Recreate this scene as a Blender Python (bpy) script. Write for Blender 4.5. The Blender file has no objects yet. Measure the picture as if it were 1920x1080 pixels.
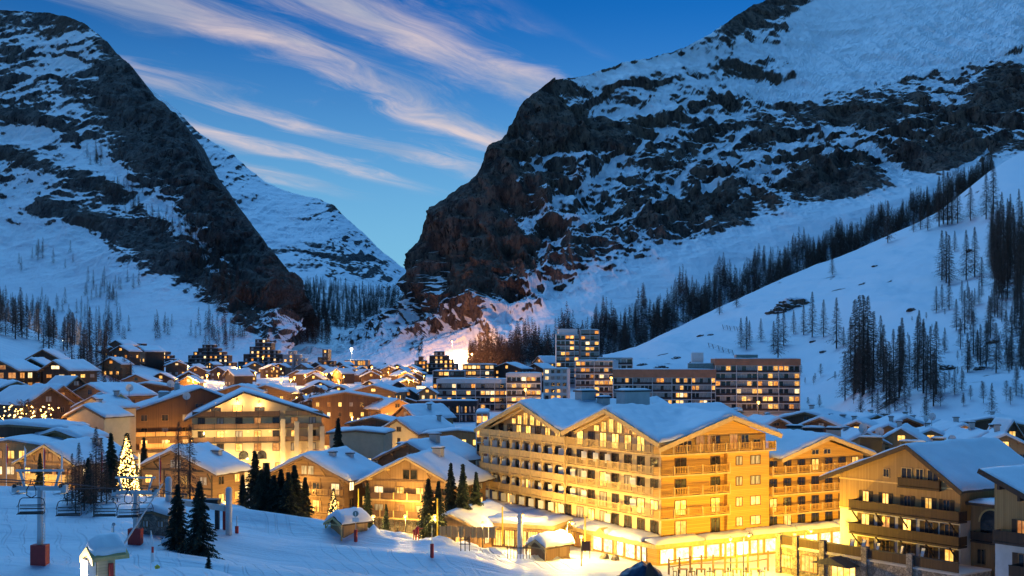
import bpy, bmesh, math, random
import numpy as np
from mathutils import Vector, Matrix

R = math.radians
SC = bpy.context.scene
COL = SC.collection
random.seed(7)

# ------------------------------------------------------------------ camera
F, HZ, CZ = 2200.0, 676.0, 27.0          # focal length in photo pixels, horizon row, eye height (m)
cam_data = bpy.data.cameras.new('camera')
cam_data.sensor_width = 36.0
cam_data.lens = F / 1920.0 * 36.0
cam_data.shift_y = (HZ - 540.0) / 1920.0
cam_data.clip_start = 1.0
cam_data.clip_end = 40000.0
cam = bpy.data.objects.new('camera', cam_data)
cam.location = (0, 0, CZ)
cam.rotation_euler = (R(90), 0, 0)
COL.objects.link(cam)
SC.camera = cam

# ------------------------------------------------------------------ render settings
SC.view_settings.view_transform = 'Standard'
SC.view_settings.look = 'None'
SC.view_settings.exposure = 0.3
SC.view_settings.gamma = 1.0
SC.cycles.use_denoising = True
SC.cycles.max_bounces = 3
SC.cycles.diffuse_bounces = 2
SC.cycles.glossy_bounces = 1
SC.cycles.use_adaptive_sampling = True
SC.cycles.adaptive_threshold = 0.02
SC.cycles.transmission_bounces = 2
SC.cycles.transparent_max_bounces = 6
SC.cycles.sample_clamp_indirect = 3.0
SC.cycles.use_light_tree = True

# ------------------------------------------------------------------ node helpers
class NB:
    """thin wrapper to write node trees as expressions"""
    def __init__(self, tree):
        self.t = tree
    def n(self, typ, **props):
        nd = self.t.nodes.new(typ)
        for k, v in props.items():
            setattr(nd, k, v)
        return nd
    def put(self, sock, v):
        if isinstance(v, bpy.types.NodeSocket):
            self.t.links.new(v, sock)
        elif v is not None:
            if sock.type == 'RGBA' and hasattr(v, '__len__') and len(v) == 3:
                v = (*v, 1.0)
            sock.default_value = v
    def m(self, op, a, b=None, c=None, clamp=False):
        nd = self.n('ShaderNodeMath', operation=op, use_clamp=clamp)
        self.put(nd.inputs[0], a); self.put(nd.inputs[1], b)
        if c is not None: self.put(nd.inputs[2], c)
        return nd.outputs[0]
    def smooth(self, v, lo, hi, tlo=0.0, thi=1.0):
        nd = self.n('ShaderNodeMapRange', interpolation_type='SMOOTHSTEP')
        self.put(nd.inputs['Value'], v)
        self.put(nd.inputs['From Min'], lo); self.put(nd.inputs['From Max'], hi)
        self.put(nd.inputs['To Min'], tlo); self.put(nd.inputs['To Max'], thi)
        return nd.outputs[0]
    def xyz(self, x, y, z):
        nd = self.n('ShaderNodeCombineXYZ')
        for s, v in zip(nd.inputs, (x, y, z)): self.put(s, v)
        return nd.outputs[0]
    def sep(self, v):
        nd = self.n('ShaderNodeSeparateXYZ'); self.put(nd.inputs[0], v)
        return nd.outputs
    def noise(self, vec, scale, detail=3.0, rough=0.5, dist=0.0):
        nd = self.n('ShaderNodeTexNoise')
        if vec is not None: self.put(nd.inputs['Vector'], vec)
        nd.inputs['Scale'].default_value = scale
        nd.inputs['Detail'].default_value = detail
        nd.inputs['Roughness'].default_value = rough
        nd.inputs['Distortion'].default_value = dist
        return nd.outputs[0]
    def mix(self, f, a, b, blend='MIX'):
        nd = self.n('ShaderNodeMix', data_type='RGBA', blend_type=blend)
        self.put(nd.inputs[0], f); self.put(nd.inputs[6], a); self.put(nd.inputs[7], b)
        return nd.outputs[2]
    def ramp(self, f, stops):
        nd = self.n('ShaderNodeValToRGB')
        el = nd.color_ramp.elements
        while len(el) < len(stops): el.new(0.5)
        for e, (p, c) in zip(el, stops):
            e.position = p; e.color = (*c, 1.0) if len(c) == 3 else c
        self.put(nd.inputs[0], f)
        return nd.outputs[0]

# ------------------------------------------------------------------ sky (dusk)
world = bpy.data.worlds.new('World'); SC.world = world
world.use_nodes = True
wt = world.node_tree; wt.nodes.clear()
B = NB(wt)
SUN_EL, SUN_AZ = 6.0, 205.0                      # sun just above the western ridge, behind the viewer
sky = B.n('ShaderNodeTexSky', sky_type='NISHITA')
sky.sun_disc = False
sky.sun_elevation = R(SUN_EL)
sky.sun_rotation = R(SUN_AZ)
sky.altitude = 1800; sky.air_density = 1.0; sky.dust_density = 0.3; sky.ozone_density = 5.0
tc = B.n('ShaderNodeTexCoord').outputs['Generated']
dx, dy, dz = B.sep(tc)
zc = B.m('MAXIMUM', dz, 0.03)
qx, qy = B.m('DIVIDE', dx, zc), B.m('DIVIDE', dy, zc)
along = B.m('ADD', B.m('MULTIPLY', qx, 0.46), B.m('MULTIPLY', qy, 0.888))
acr = B.m('SUBTRACT', B.m('MULTIPLY', qx, 0.888), B.m('MULTIPLY', qy, 0.46))
wob = B.noise(B.xyz(B.m('MULTIPLY', along, 0.55), B.m('MULTIPLY', acr, 0.8), 0.3), 1.0, 3, 0.5)
a2 = B.m('ADD', acr, B.m('MULTIPLY', B.m('SUBTRACT', wob, 0.5), 0.95))
ph = B.m('MULTIPLY', B.m('ADD', a2, 2.43), 2 * math.pi / 0.55)
band = B.m('MULTIPLY_ADD', B.m('COSINE', ph), 0.5, 0.5)
fine = B.noise(B.xyz(B.m('MULTIPLY', along, 1.6), B.m('MULTIPLY', a2, 5.5), 1.7), 1.0, 8, 0.68, 0.6)
low = B.noise(B.xyz(B.m('MULTIPLY', along, 0.45), B.m('MULTIPLY', acr, 1.1), 4.1), 1.0, 2, 0.5)
dens = B.m('ADD', B.m('MULTIPLY', band, 0.36), B.m('ADD', B.m('MULTIPLY', fine, 0.82), B.m('MULTIPLY', low, 0.42)))
cloud = B.smooth(dens, 0.64, 1.24)
edge = B.smooth(acr, -1.75, -1.45, 1.0, 0.0)      # the cloud field ends here
horiz = B.smooth(along, 4.6, 6.3, 1.0, 0.0)
cloud = B.m('MULTIPLY', cloud, B.m('MULTIPLY', edge, horiz))
tint = B.mix(1.0, sky.outputs[0], (0.15, 0.88, 1.18), 'MULTIPLY')
pale = B.smooth(dz, 0.02, 0.31, 1.0, 0.0)          # pale air towards the horizon, all round
tint = B.mix(B.m('MULTIPLY', pale, 0.80), tint, (2.2, 4.9, 6.4))
# cloud colour: pink-cream where thin and sunlit, slate where thick
thick = B.smooth(B.noise(B.xyz(B.m('MULTIPLY', along, 0.7), B.m('MULTIPLY', acr, 1.6), 9.0), 1.0, 3, 0.5), 0.42, 0.62)
SKY_K = 0.10
ccol = B.mix(thick, (0.72 / SKY_K, 0.57 / SKY_K, 0.52 / SKY_K), (0.34 / SKY_K, 0.37 / SKY_K, 0.46 / SKY_K))
veil = B.m('MULTIPLY', B.smooth(low, 0.38, 0.62), B.m('MULTIPLY', B.smooth(acr, -2.15, -2.75), B.smooth(along, 4.2, 2.4)))   # slate cloud bank on the upper left
tint = B.mix(B.m('MULTIPLY', veil, 0.75), tint, (0.55, 1.25, 2.6))
skyc = B.mix(B.m('MULTIPLY', cloud, 0.88), tint, ccol)
bg = B.n('ShaderNodeBackground'); B.put(bg.inputs[0], skyc); bg.inputs[1].default_value = SKY_K
out = B.n('ShaderNodeOutputWorld'); wt.links.new(bg.outputs[0], out.inputs[0])

# ------------------------------------------------------------------ the afterglow: one soft sun
sun_d = bpy.data.lights.new('sun', 'SUN')
sun_d.energy = 1.3; sun_d.angle = R(50); sun_d.color = (0.19, 0.54, 1.0)
sun = bpy.data.objects.new('sun', sun_d); COL.objects.link(sun)
sun.rotation_euler = (R(-34), 0, R(12))

# ------------------------------------------------------------------ numpy noise
def _hash(ix, iy, iz, seed):
    n = (ix.astype(np.int64) * 374761393 + iy.astype(np.int64) * 668265263 + iz.astype(np.int64) * 1274126177 + seed * 974711) & 0xffffffff
    n = ((n ^ (n >> 13)) * 1274126177) & 0xffffffff
    n = (n ^ (n >> 16)) & 0xffffffff
    return n.astype(np.float64) / 2147483647.5 - 1.0
def vnoise(p, seed=0):
    i = np.floor(p).astype(np.int64); f = p - i
    u = f * f * f * (f * (f * 6 - 15) + 10)
    x, y, z = i[..., 0], i[..., 1], i[..., 2]
    ux, uy, uz = u[..., 0], u[..., 1], u[..., 2]
    def c(a, b, d): return _hash(x + a, y + b, z + d, seed)
    x00 = c(0,0,0) * (1-ux) + c(1,0,0) * ux; x10 = c(0,1,0) * (1-ux) + c(1,1,0) * ux
    x01 = c(0,0,1) * (1-ux) + c(1,0,1) * ux; x11 = c(0,1,1) * (1-ux) + c(1,1,1) * ux
    return (x00 * (1-uy) + x10 * uy) * (1-uz) + (x01 * (1-uy) + x11 * uy) * uz
def fbm(p, octv=5, gain=0.5, seed=0):
    a, s, t = 1.0, 0.0, 0.0
    for k in range(octv):
        s = s + a * vnoise(p * (2.03 ** k) + 17.3 * k, seed + k); t += a; a *= gain
    return s / t
def ridged(p, octv=5, gain=0.5, seed=0):
    a, s, t = 1.0, 0.0, 0.0
    for k in range(octv):
        s = s + a * (1 - 2 * np.abs(vnoise(p * (2.03 ** k) + 11.1 * k, seed + k))); t += a; a *= gain
    return s / t
def sstep(a, b, x):
    t = np.clip((x - a) / (b - a), 0, 1); return t * t * (3 - 2 * t)

# ------------------------------------------------------------------ geometry helpers
def P(px, py, D):
    """the point a photo pixel shows at distance D"""
    return Vector(((px - 960) / F * D, D, CZ + (HZ - py) / F * D))

class MB:
    """collects shapes and links them as ONE mesh object"""
    def __init__(s): s.v, s.f = [], []
    def face(s, pts):
        n = len(s.v); s.v += [tuple(p) for p in pts]; s.f.append(tuple(range(n, n + len(pts)))); return s
    def box(s, x0, x1, y0, y1, z0, z1):
        n = len(s.v)
        s.v += [(x0,y0,z0),(x1,y0,z0),(x1,y1,z0),(x0,y1,z0),(x0,y0,z1),(x1,y0,z1),(x1,y1,z1),(x0,y1,z1)]
        for q in ((0,3,2,1),(4,5,6,7),(0,1,5,4),(1,2,6,5),(2,3,7,6),(3,0,4,7)): s.f.append(tuple(n+i for i in q))
        return s
    def prism(s, poly, y0, y1):
        """poly: (x,z) outline, counter-clockwise seen from -y; swept along y"""
        n, k = len(s.v), len(poly)
        s.v += [(x,y0,z) for x,z in poly] + [(x,y1,z) for x,z in poly]
        s.f.append(tuple(range(n, n+k))); s.f.append(tuple(range(n+2*k-1, n+k-1, -1)))
        for i in range(k):
            j = (i+1) % k; s.f.append((n+j, n+i, n+k+i, n+k+j))
        return s
    def column(s, poly, z0, z1):
        """poly: (x,y) outline, counter-clockwise from above"""
        n, k = len(s.v), len(poly)
        s.v += [(x,y,z0) for x,y in poly] + [(x,y,z1) for x,y in poly]
        s.f.append(tuple(range(n+k-1, n-1, -1))); s.f.append(tuple(range(n+k, n+2*k)))
        for i in range(k):
            j = (i+1) % k; s.f.append((n+i, n+j, n+k+j, n+k+i))
        return s
    def bar(s, a, b, w, h=None):
        """a square bar from a to b"""
        a, b = Vector(a), Vector(b); h = h or w
        d = (b - a).normalized()
        up = Vector((0,0,1)) if abs(d.z) < 0.95 else Vector((0,1,0))
        r = d.cross(up).normalized() * w / 2; u = r.cross(d).normalized() * h / 2
        n = len(s.v)
        for c in (a, b):
            s.v += [tuple(c - r - u), tuple(c + r - u), tuple(c + r + u), tuple(c - r + u)]
        for q in ((0,1,2,3),(7,6,5,4),(0,4,5,1),(1,5,6,2),(2,6,7,3),(3,7,4,0)): s.f.append(tuple(n+i for i in q))
        return s
    def tube(s, pts, r, k=6, cap=True):
        pts = [Vector(p) for p in pts]; rs = r if hasattr(r, '__len__') else [r] * len(pts)
        n = len(s.v)
        for i, p in enumerate(pts):
            d = (pts[min(i+1, len(pts)-1)] - pts[max(i-1, 0)]).normalized()
            up = Vector((0,0,1)) if abs(d.z) < 0.9 else Vector((0,1,0))
            a = d.cross(up).normalized(); b = a.cross(d)
            for j in range(k):
                t = 2 * math.pi * j / k
                s.v.append(tuple(p + (a * math.cos(t) + b * math.sin(t)) * rs[i]))
        for i in range(len(pts) - 1):
            for j in range(k):
                q = n + i*k; s.f.append((q+j, q+(j+1) % k, q+k+(j+1) % k, q+k+j))
        if cap:
            s.f.append(tuple(n+k-1-j for j in range(k))); e = n + (len(pts)-1)*k; s.f.append(tuple(e+j for j in range(k)))
        return s
    def ball(s, c, r, k=8, m=5, sz=1.0):
        n = len(s.v); c = Vector(c)
        for i in range(m + 1):
            t = math.pi * i / m
            for j in range(k):
                q = 2 * math.pi * j / k
                s.v.append((c.x + r*math.sin(t)*math.cos(q), c.y + r*math.sin(t)*math.sin(q), c.z + sz*r*math.cos(t)))
        for i in range(m):
            for j in range(k):
                a = n + i*k; s.f.append((a+j, a+k+j, a+k+(j+1) % k, a+(j+1) % k))
        return s
    def mesh(s, name, smooth=False):
        me = bpy.data.meshes.new(name); me.from_pydata(s.v, [], s.f); me.validate(verbose=False)
        if smooth: me.polygons.foreach_set('use_smooth', [True] * len(me.polygons))
        me.update(); return me

def grid_mesh(name, V, smooth=True, flip=False, attr=None):
    """V: (rows, cols, 3) array"""
    nr, nc = V.shape[:2]
    idx = np.arange(nr * nc).reshape(nr, nc)
    q = np.stack([idx[:-1,:-1], idx[:-1,1:], idx[1:,1:], idx[1:,:-1]], -1).reshape(-1, 4)
    if flip: q = q[:, ::-1]
    me = bpy.data.meshes.new(name)
    me.vertices.add(nr * nc); me.vertices.foreach_set('co', V.reshape(-1).astype(np.float32))
    me.loops.add(q.size); me.loops.foreach_set('vertex_index', q.reshape(-1).astype(np.int32))
    me.polygons.add(len(q)); me.polygons.foreach_set('loop_start', np.arange(0, q.size, 4, dtype=np.int32))
    me.polygons.foreach_set('loop_total', np.full(len(q), 4, np.int32))
    me.update(calc_edges=True)
    me.polygons.foreach_set('use_smooth', np.full(len(q), smooth))
    if attr:
        for k, a in attr.items():
            at = me.attributes.new(k, 'FLOAT', 'POINT'); at.data.foreach_set('value', a.reshape(-1).astype(np.float32))
    return me

def tri_mesh(name, V, T, smooth=False):
    V = np.asarray(V, np.float32); T = np.asarray(T, np.int32)
    k = T.shape[1]
    me = bpy.data.meshes.new(name)
    me.vertices.add(len(V)); me.vertices.foreach_set('co', V.reshape(-1))
    me.loops.add(T.size); me.loops.foreach_set('vertex_index', T.reshape(-1))
    me.polygons.add(len(T)); me.polygons.foreach_set('loop_start', np.arange(0, T.size, k, dtype=np.int32))
    me.polygons.foreach_set('loop_total', np.full(len(T), k, np.int32))
    me.update(calc_edges=True)
    if smooth: me.polygons.foreach_set('use_smooth', np.full(len(T), True))
    return me

def link(name, data, parent=None, loc=None, rotz=None, mat=None):
    if isinstance(data, MB): data = data.mesh(name)
    if mat is not None and len(data.materials) == 0: data.materials.append(mat)
    o = bpy.data.objects.new(name, data); COL.objects.link(o)
    if parent is not None: o.parent = parent
    if loc is not None: o.location = loc
    if rotz is not None: o.rotation_euler = (0, 0, rotz)
    return o
def part(name, mb, mat, parent, smooth=False, loc=None, rotz=None):
    me = mb.mesh(name, smooth) if isinstance(mb, MB) else mb
    return link(name, me, parent, loc, rotz, mat)
def tag(o, label, cat, group=None, kind=None):
    o['label'] = label
    if cat: o['category'] = cat
    if group: o['group'] = group
    if kind: o['kind'] = kind
    return o
def thing(name, label, cat, loc=(0,0,0), rotz=0.0, group=None):
    o = bpy.data.objects.new(name, None); COL.objects.link(o)
    o.empty_display_size = 0.3
    o.location = loc; o.rotation_euler = (0, 0, rotz)
    return tag(o, label, cat, group)
def struct(name, me, mat, label=None):
    o = link(name, me, mat=mat); o['kind'] = 'structure'
    if label: o['label'] = label
    return o

# ------------------------------------------------------------------ materials
MATS = {}
def new_mat(name):
    m = bpy.data.materials.new(name); m.use_nodes = True
    t = m.node_tree; t.nodes.clear(); b = NB(t)
    p = b.n('ShaderNodeBsdfPrincipled'); o = b.n('ShaderNodeOutputMaterial')
    t.links.new(p.outputs[0], o.inputs[0])
    MATS[name] = m
    return m, b, p
def bump(b, p, h, strength=0.4, dist=0.1):
    nd = b.n('ShaderNodeBump'); nd.inputs['Strength'].default_value = strength; nd.inputs['Distance'].default_value = dist
    b.put(nd.inputs['Height'], h); b.t.links.new(nd.outputs[0], p.inputs['Normal'])
def obco(b): return b.n('ShaderNodeTexCoord').outputs['Object']
def plain(name, col, rough=0.7, var=0.15, scale=1.5, metal=0.0, bmp=0.0):
    """one colour with uneven tone"""
    m, b, p = new_mat(name)
    n = b.noise(obco(b), scale, 4, 0.6)
    k = 1 - var; l = 1 + var
    c = b.mix(b.smooth(n, 0.3, 0.7), tuple(x * k for x in col), tuple(min(1, x * l) for x in col))
    b.put(p.inputs['Base Color'], c); p.inputs['Roughness'].default_value = rough; p.inputs['Metallic'].default_value = metal
    if bmp: bump(b, p, n, bmp, 0.05)
    return m
def boards(name, c1, c2, pitch=0.16, horiz=False, rough=0.75, joint=0.35):
    """wood boards: tone per board, dark joints, grain"""
    m, b, p = new_mat(name)
    co = obco(b); x, y, z = b.sep(co)
    t = z if horiz else b.m('ADD', x, y)
    s = b.m('DIVIDE', t, pitch)
    cell = b.m('FLOOR', s); fr = b.m('FRACT', s)
    wn = b.n('ShaderNodeTexWhiteNoise', noise_dimensions='1D'); b.put(wn.inputs['W'], cell)
    v3 = b.xyz(b.m('MULTIPLY', x, 6.0 if not horiz else 0.8), b.m('MULTIPLY', y, 6.0 if not horiz else 0.8), b.m('MULTIPLY', z, 0.8 if not horiz else 6.0))
    g = b.noise(v3, 1.0, 4, 0.6)
    k = b.m('ADD', b.m('MULTIPLY', wn.outputs[0], 0.55), b.m('MULTIPLY', g, 0.45))
    c = b.mix(k, c1, c2)
    j = b.m('LESS_THAN', b.m('MINIMUM', fr, b.m('SUBTRACT', 1.0, fr)), 0.06)
    c = b.mix(b.m('MULTIPLY', j, joint), c, (0.01, 0.007, 0.004))
    b.put(p.inputs['Base Color'], c); p.inputs['Roughness'].default_value = rough
    bump(b, p, b.m('SUBTRACT', 1.0, j), 0.5, 0.01)
    return m
def glow(name, c1, c2, strength, scale=1.2, sampled=False, curtains=True):
    """a lit window or shop front seen from outside: uneven room light, curtain folds"""
    m, b, p = new_mat(name)
    co = b.n('ShaderNodeTexCoord').outputs['Object']; x, y, z = b.sep(co)
    oi = b.n('ShaderNodeObjectInfo')
    off = b.m('MULTIPLY', oi.outputs['Random'], 40.0)
    n = b.noise(b.xyz(b.m('ADD', x, off), y, z), scale, 3, 0.6)
    fold = b.noise(b.xyz(b.m('MULTIPLY', b.m('ADD', x, off), 5.0), 0.0, off), 1.0, 2, 0.5)
    k = b.smooth(n, 0.30, 0.68)
    if curtains: k = b.m('MULTIPLY', k, b.smooth(fold, 0.25, 0.55, 0.45, 1.0))
    c = b.mix(k, c1, c2)
    b.put(p.inputs['Emission Color'], c)
    st = b.m('MULTIPLY', b.m('MULTIPLY_ADD', oi.outputs['Random'], 0.9, 0.55), strength)
    b.put(p.inputs['Emission Strength'], st)
    p.inputs['Base Color'].default_value = (0.1, 0.06, 0.02, 1); p.inputs['Roughness'].default_value = 0.25
    m.cycles.emission_sampling = 'AUTO' if sampled else 'NONE'
    return m
def lampmat(name, col, strength):
    m, b, p = new_mat(name)
    b.put(p.inputs['Emission Color'], col); p.inputs['Emission Strength'].default_value = strength
    p.inputs['Base Color'].default_value = (*col, 1)
    m.cycles.emission_sampling = 'NONE'
    return m

# snow on the ground, roofs and mounds
SNOW_C = (0.80, 0.84, 0.90)
m, b, p = new_mat('snow')
co = b.n('ShaderNodeNewGeometry').outputs['Position']
n1 = b.noise(co, 0.35, 4, 0.55); n2 = b.noise(co, 3.0, 4, 0.6)
b.put(p.inputs['Base Color'], b.mix(b.smooth(n1, 0.3, 0.7), (0.76, 0.80, 0.86), (0.83, 0.86, 0.91)))
p.inputs['Roughness'].default_value = 0.55
p.inputs['Specular IOR Level'].default_value = 0.3
bump(b, p, b.m('ADD', n2, b.m('MULTIPLY', n1, 2.0)), 0.35, 0.10)
SNOW = m

# piste snow: groomed, with ski tracks and grooming ridges
m, b, p = new_mat('piste_snow')
co = b.n('ShaderNodeNewGeometry').outputs['Position']
x, y, z = b.sep(co)
w1 = b.noise(b.xyz(b.m('MULTIPLY', x, 0.05), b.m('MULTIPLY', y, 0.5), 0.0), 1.0, 4, 0.6, 0.3)
w2 = b.noise(b.xyz(b.m('MULTIPLY', x, 0.35), b.m('MULTIPLY', y, 3.0), 0.0), 1.0, 4, 0.65, 0.5)
n2 = b.noise(co, 1.6, 5, 0.65)
wv = b.n('ShaderNodeTexWave', wave_type='BANDS', bands_direction='DIAGONAL'); b.put(wv.inputs['Vector'], b.xyz(b.m('MULTIPLY', x, 0.30), b.m('MULTIPLY', y, 0.16), 0.0))
wv.inputs['Scale'].default_value = 1.0; wv.inputs['Distortion'].default_value = 9.0; wv.inputs['Detail'].default_value = 2.0; wv.inputs['Detail Scale'].default_value = 0.5
trk = b.m('MULTIPLY', b.smooth(wv.outputs['Fac'], 0.80, 0.97), b.smooth(b.noise(co, 0.05, 2, 0.5), 0.45, 0.60))
b.put(p.inputs['Base Color'], b.mix(b.smooth(w1, 0.3, 0.7), (0.74, 0.79, 0.86), (0.83, 0.86, 0.91)))
p.inputs['Roughness'].default_value = 0.5; p.inputs['Specular IOR Level'].default_value = 0.35
bump(b, p, b.m('ADD', b.m('MULTIPLY', w2, 0.9), b.m('ADD', b.m('MULTIPLY', w1, 2.2), b.m('SUBTRACT', b.m('MULTIPLY', n2, 0.35), b.m('MULTIPLY', trk, 0.7)))), 0.65, 0.34)
PISTE = m

# mountain: rock and snow by the vertex attribute 'rock' broken up by noise
def mountain_mat(name, rock1, rock2, scale, amp=0.20, lo=0.44, hi=0.54, bstr=1.0, bdist=12.0):
    m, b, p = new_mat(name)
    co = b.n('ShaderNodeNewGeometry').outputs['Position']
    at = b.n('ShaderNodeAttribute', attribute_name='rock').outputs['Fac']
    x, y, z = b.sep(co)
    tz = b.m('ADD', z, b.m('MULTIPLY', x, -0.22))
    sq = b.xyz(b.m('MULTIPLY', x, 1.0), b.m('MULTIPLY', y, 0.7), b.m('MULTIPLY', tz, 1.5))
    n1 = b.noise(sq, scale, 6, 0.65)
    n2 = b.noise(co, scale * 7, 5, 0.7)
    k = b.m('ADD', at, b.m('ADD', b.m('MULTIPLY', b.m('SUBTRACT', n1, 0.5), amp * 2), b.m('MULTIPLY', b.m('SUBTRACT', n2, 0.5), amp * 1.3)))
    rk = b.smooth(k, lo, hi)
    vs = b.noise(b.xyz(b.m('MULTIPLY', x, 3.0), b.m('MULTIPLY', y, 1.5), b.m('MULTIPLY', z, 0.6)), scale * 2.5, 5, 0.7)
    rc = b.mix(b.smooth(vs, 0.38, 0.62), rock1, rock2)
    ck = b.noise(b.xyz(b.m('MULTIPLY', x, 2.2), b.m('MULTIPLY', y, 1.2), b.m('MULTIPLY', z, 0.9)), scale * 9, 5, 0.75, 0.6)
    rc = b.mix(b.smooth(ck, 0.50, 0.36), rc, tuple(v * .30 for v in rock1))
    warm = b.smooth(b.noise(co, scale * 0.5, 2, 0.5), 0.5, 0.7)
    rc = b.mix(b.m('MULTIPLY', warm, 0.5), rc, (0.19, 0.12, 0.085))
    b.put(p.inputs['Base Color'], b.mix(rk, SNOW_C, rc))
    b.put(p.inputs['Roughness'], b.m('MULTIPLY_ADD', rk, 0.35, 0.55))
    p.inputs['Specular IOR Level'].default_value = 0.2
    h = b.m('ADD', b.m('MULTIPLY', n2, b.m('MULTIPLY_ADD', rk, 1.1, 0.16)), b.m('ADD', b.m('MULTIPLY', vs, b.m('MULTIPLY', rk, 1.6)), b.m('MULTIPLY', ck, b.m('MULTIPLY', rk, 1.2))))
    bump(b, p, h, bstr, bdist)
    return m
ROCK_L = mountain_mat('left_mountain_rock', (0.085, 0.08, 0.085), (0.25, 0.22, 0.205), 0.010)
ROCK_R = mountain_mat('right_mountain_rock', (0.10, 0.075, 0.07), (0.34, 0.24, 0.19), 0.010)
ROCK_F = mountain_mat('far_mountain_rock', (0.07, 0.075, 0.085), (0.13, 0.13, 0.135), 0.004, bdist=10.0)
HILL_M = mountain_mat('hill_rock', (0.05, 0.045, 0.042), (0.16, 0.14, 0.12), 0.03, amp=0.30, bdist=0.8)

# ------------------------------------------------------------------ the ground: one sheet
def ground_z(x, y):
    x = np.asarray(x, float); y = np.asarray(y, float)
    d = np.maximum(y, 1.0)
    v = np.interp(d, [0, 200, 300, 465, 600, 900, 1300, 2500, 6000], [0, 0, 2.0, 6.5, 13, 19, 26, 60, 160])
    # shoulder on the left of the village
    sh = sstep(330, 480, d) * (1 - sstep(500, 660, d))
    v = v + sh * np.clip(-x - 115 - 0.02 * (d - 400), 0, 400) * 0.34
    # land rising to the right behind the roofs
    sr = sstep(240, 420, d)
    v = v + sr * np.clip(x - 95, 0, 300) * 0.10
    # piste: falls from left to right, ends in a crest before the village street
    zp = np.interp(x, [-140, -76, -56, -39, -28, -18, -7, 0, 13, 40], [10.5, 7.8, 7.0, 6.4, 4.8, 3.7, 2.4, 1.0, 0.25, 0.0])
    ycr = np.interp(x, [-140, -76, -39, -28, -18, 0, 20], [178, 172, 165, 158, 154, 156, 150])
    near = 1 - sstep(0, 16, y - ycr)
    z = v * (1 - near) + np.maximum(zp, v * 0) * near
    z = z + np.clip(100 - d, 0, 100) * 0.085 * sstep(60, 20, x)
    # snow knoll in front, with the lamp hut on it
    z = z + 9.7 * np.exp(-(((x + 15.6) / 5.2) ** 2 + ((y - 57) / 8.0) ** 2) ** 2)
    # ploughed snow heaps along the street
    pl = np.exp(-((y - ycr - 1.5) / 4.0) ** 2) * sstep(-30, -18, x) * (1 - sstep(4, 12, x))
    nz = fbm(np.stack([x * 0.55, y * 0.55, x * 0], -1), 4, 0.55, 31)
    z = z + pl * np.maximum(nz + 0.15, 0) * 1.5
    big = fbm(np.stack([x * 0.03, y * 0.05, x * 0 + 3.3], -1), 3, 0.5, 5)
    z = z + big * np.clip(d / 300, 0.5, 3.0) * 0.9 * sstep(60, 110, d)
    # wind drifts and piste undulation
    dr = fbm(np.stack([x * 0.035, y * 0.16, x * 0 + 8], -1), 3, 0.5, 77)
    z = z + dr * 1.7 * near * sstep(8, -6, x) * sstep(70, 95, d)
    return z
def gz(x, y): return float(ground_z(np.array([x]), np.array([y]))[0])
def at(px, D, dz=0.0):
    x = (px - 960) / F * D
    return Vector((x, D, gz(x, D) + dz))

rows = np.concatenate([np.linspace(-200, 34, 12), np.linspace(36, 61, 34), np.linspace(62, 260, 300), np.geomspace(262, 7000, 170)])
cols = np.concatenate([np.linspace(-6000, -1700, 10), np.linspace(-1600, 3500, 420), np.linspace(3600, 9000, 10)])
D2, C2 = np.meshgrid(rows, cols, indexing='ij')
fan = np.where(D2 < 60, 60, D2)
X2 = (C2 - 960) / F * fan
G = np.stack([X2, D2, ground_z(X2, D2)], -1)
piste = struct('ground', grid_mesh('ground', G), PISTE, 'snow covered valley floor and groomed piste')

# ------------------------------------------------------------------ mountains: lofted from base to ridge and carved
def catmull(xs, vals, q):
    """smooth interpolation of rows 'vals' given at xs"""
    xs = np.asarray(xs, float); vals = np.asarray(vals, float)
    m = np.gradient(vals, xs, axis=0)
    j = np.clip(np.searchsorted(xs, q, side='right') - 1, 0, len(xs) - 2)
    h = (xs[j+1] - xs[j]); t = (q - xs[j]) / h
    sh = (-1,) + (1,) * (vals.ndim - 1); t = t.reshape(sh); h = h.reshape(sh)
    h00 = 2*t**3 - 3*t**2 + 1; h10 = t**3 - 2*t**2 + t; h01 = -2*t**3 + 3*t**2; h11 = t**3 - t**2
    return h00 * vals[j] + h10 * h * m[j] + h01 * vals[j+1] + h11 * h * m[j+1]

def blur(a, r):
    for ax in (0, 1):
        p = np.pad(a, [(r + 1, r) if i == ax else (0, 0) for i in range(2)], mode='edge')
        c = np.cumsum(p, axis=ax); k = 2 * r + 1
        a = (c[k:] - c[:-k]) / k if ax == 0 else (c[:, k:] - c[:, :-k]) / k
    return a
def normals(V):
    du = np.gradient(V, axis=1); dv = np.gradient(V, axis=0)
    n = np.cross(du, dv); n /= np.linalg.norm(n, axis=-1, keepdims=True) + 1e-9
    return n

def features(PX, PY, V, lines, spots, L=130.0):
    """couloirs, ribbons of snow and bare walls that the photo shows, as a rock bias"""
    w1 = fbm(V / L, 4, .55, 901) * 16; w2 = fbm(V / L + 31.7, 4, .55, 902) * 12
    X, Y = PX + w1, PY + w2
    out = np.zeros_like(X)
    for pts, hw, k in lines:
        d = np.full_like(X, 1e9)
        for (x0, y0), (x1, y1) in zip(pts[:-1], pts[1:]):
            dx_, dy_ = x1 - x0, y1 - y0
            t = np.clip(((X - x0) * dx_ + (Y - y0) * dy_) / (dx_ * dx_ + dy_ * dy_), 0, 1)
            d = np.minimum(d, np.hypot(X - x0 - t * dx_, Y - y0 - t * dy_))
        out += k * np.exp(-(d / hw) ** 2)
    for cx, cy, rx, ry, k in spots:
        out += k * np.exp(-(((X - cx) / rx) ** 2 + ((Y - cy) / ry) ** 2) ** 1.5)
    return out

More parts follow.
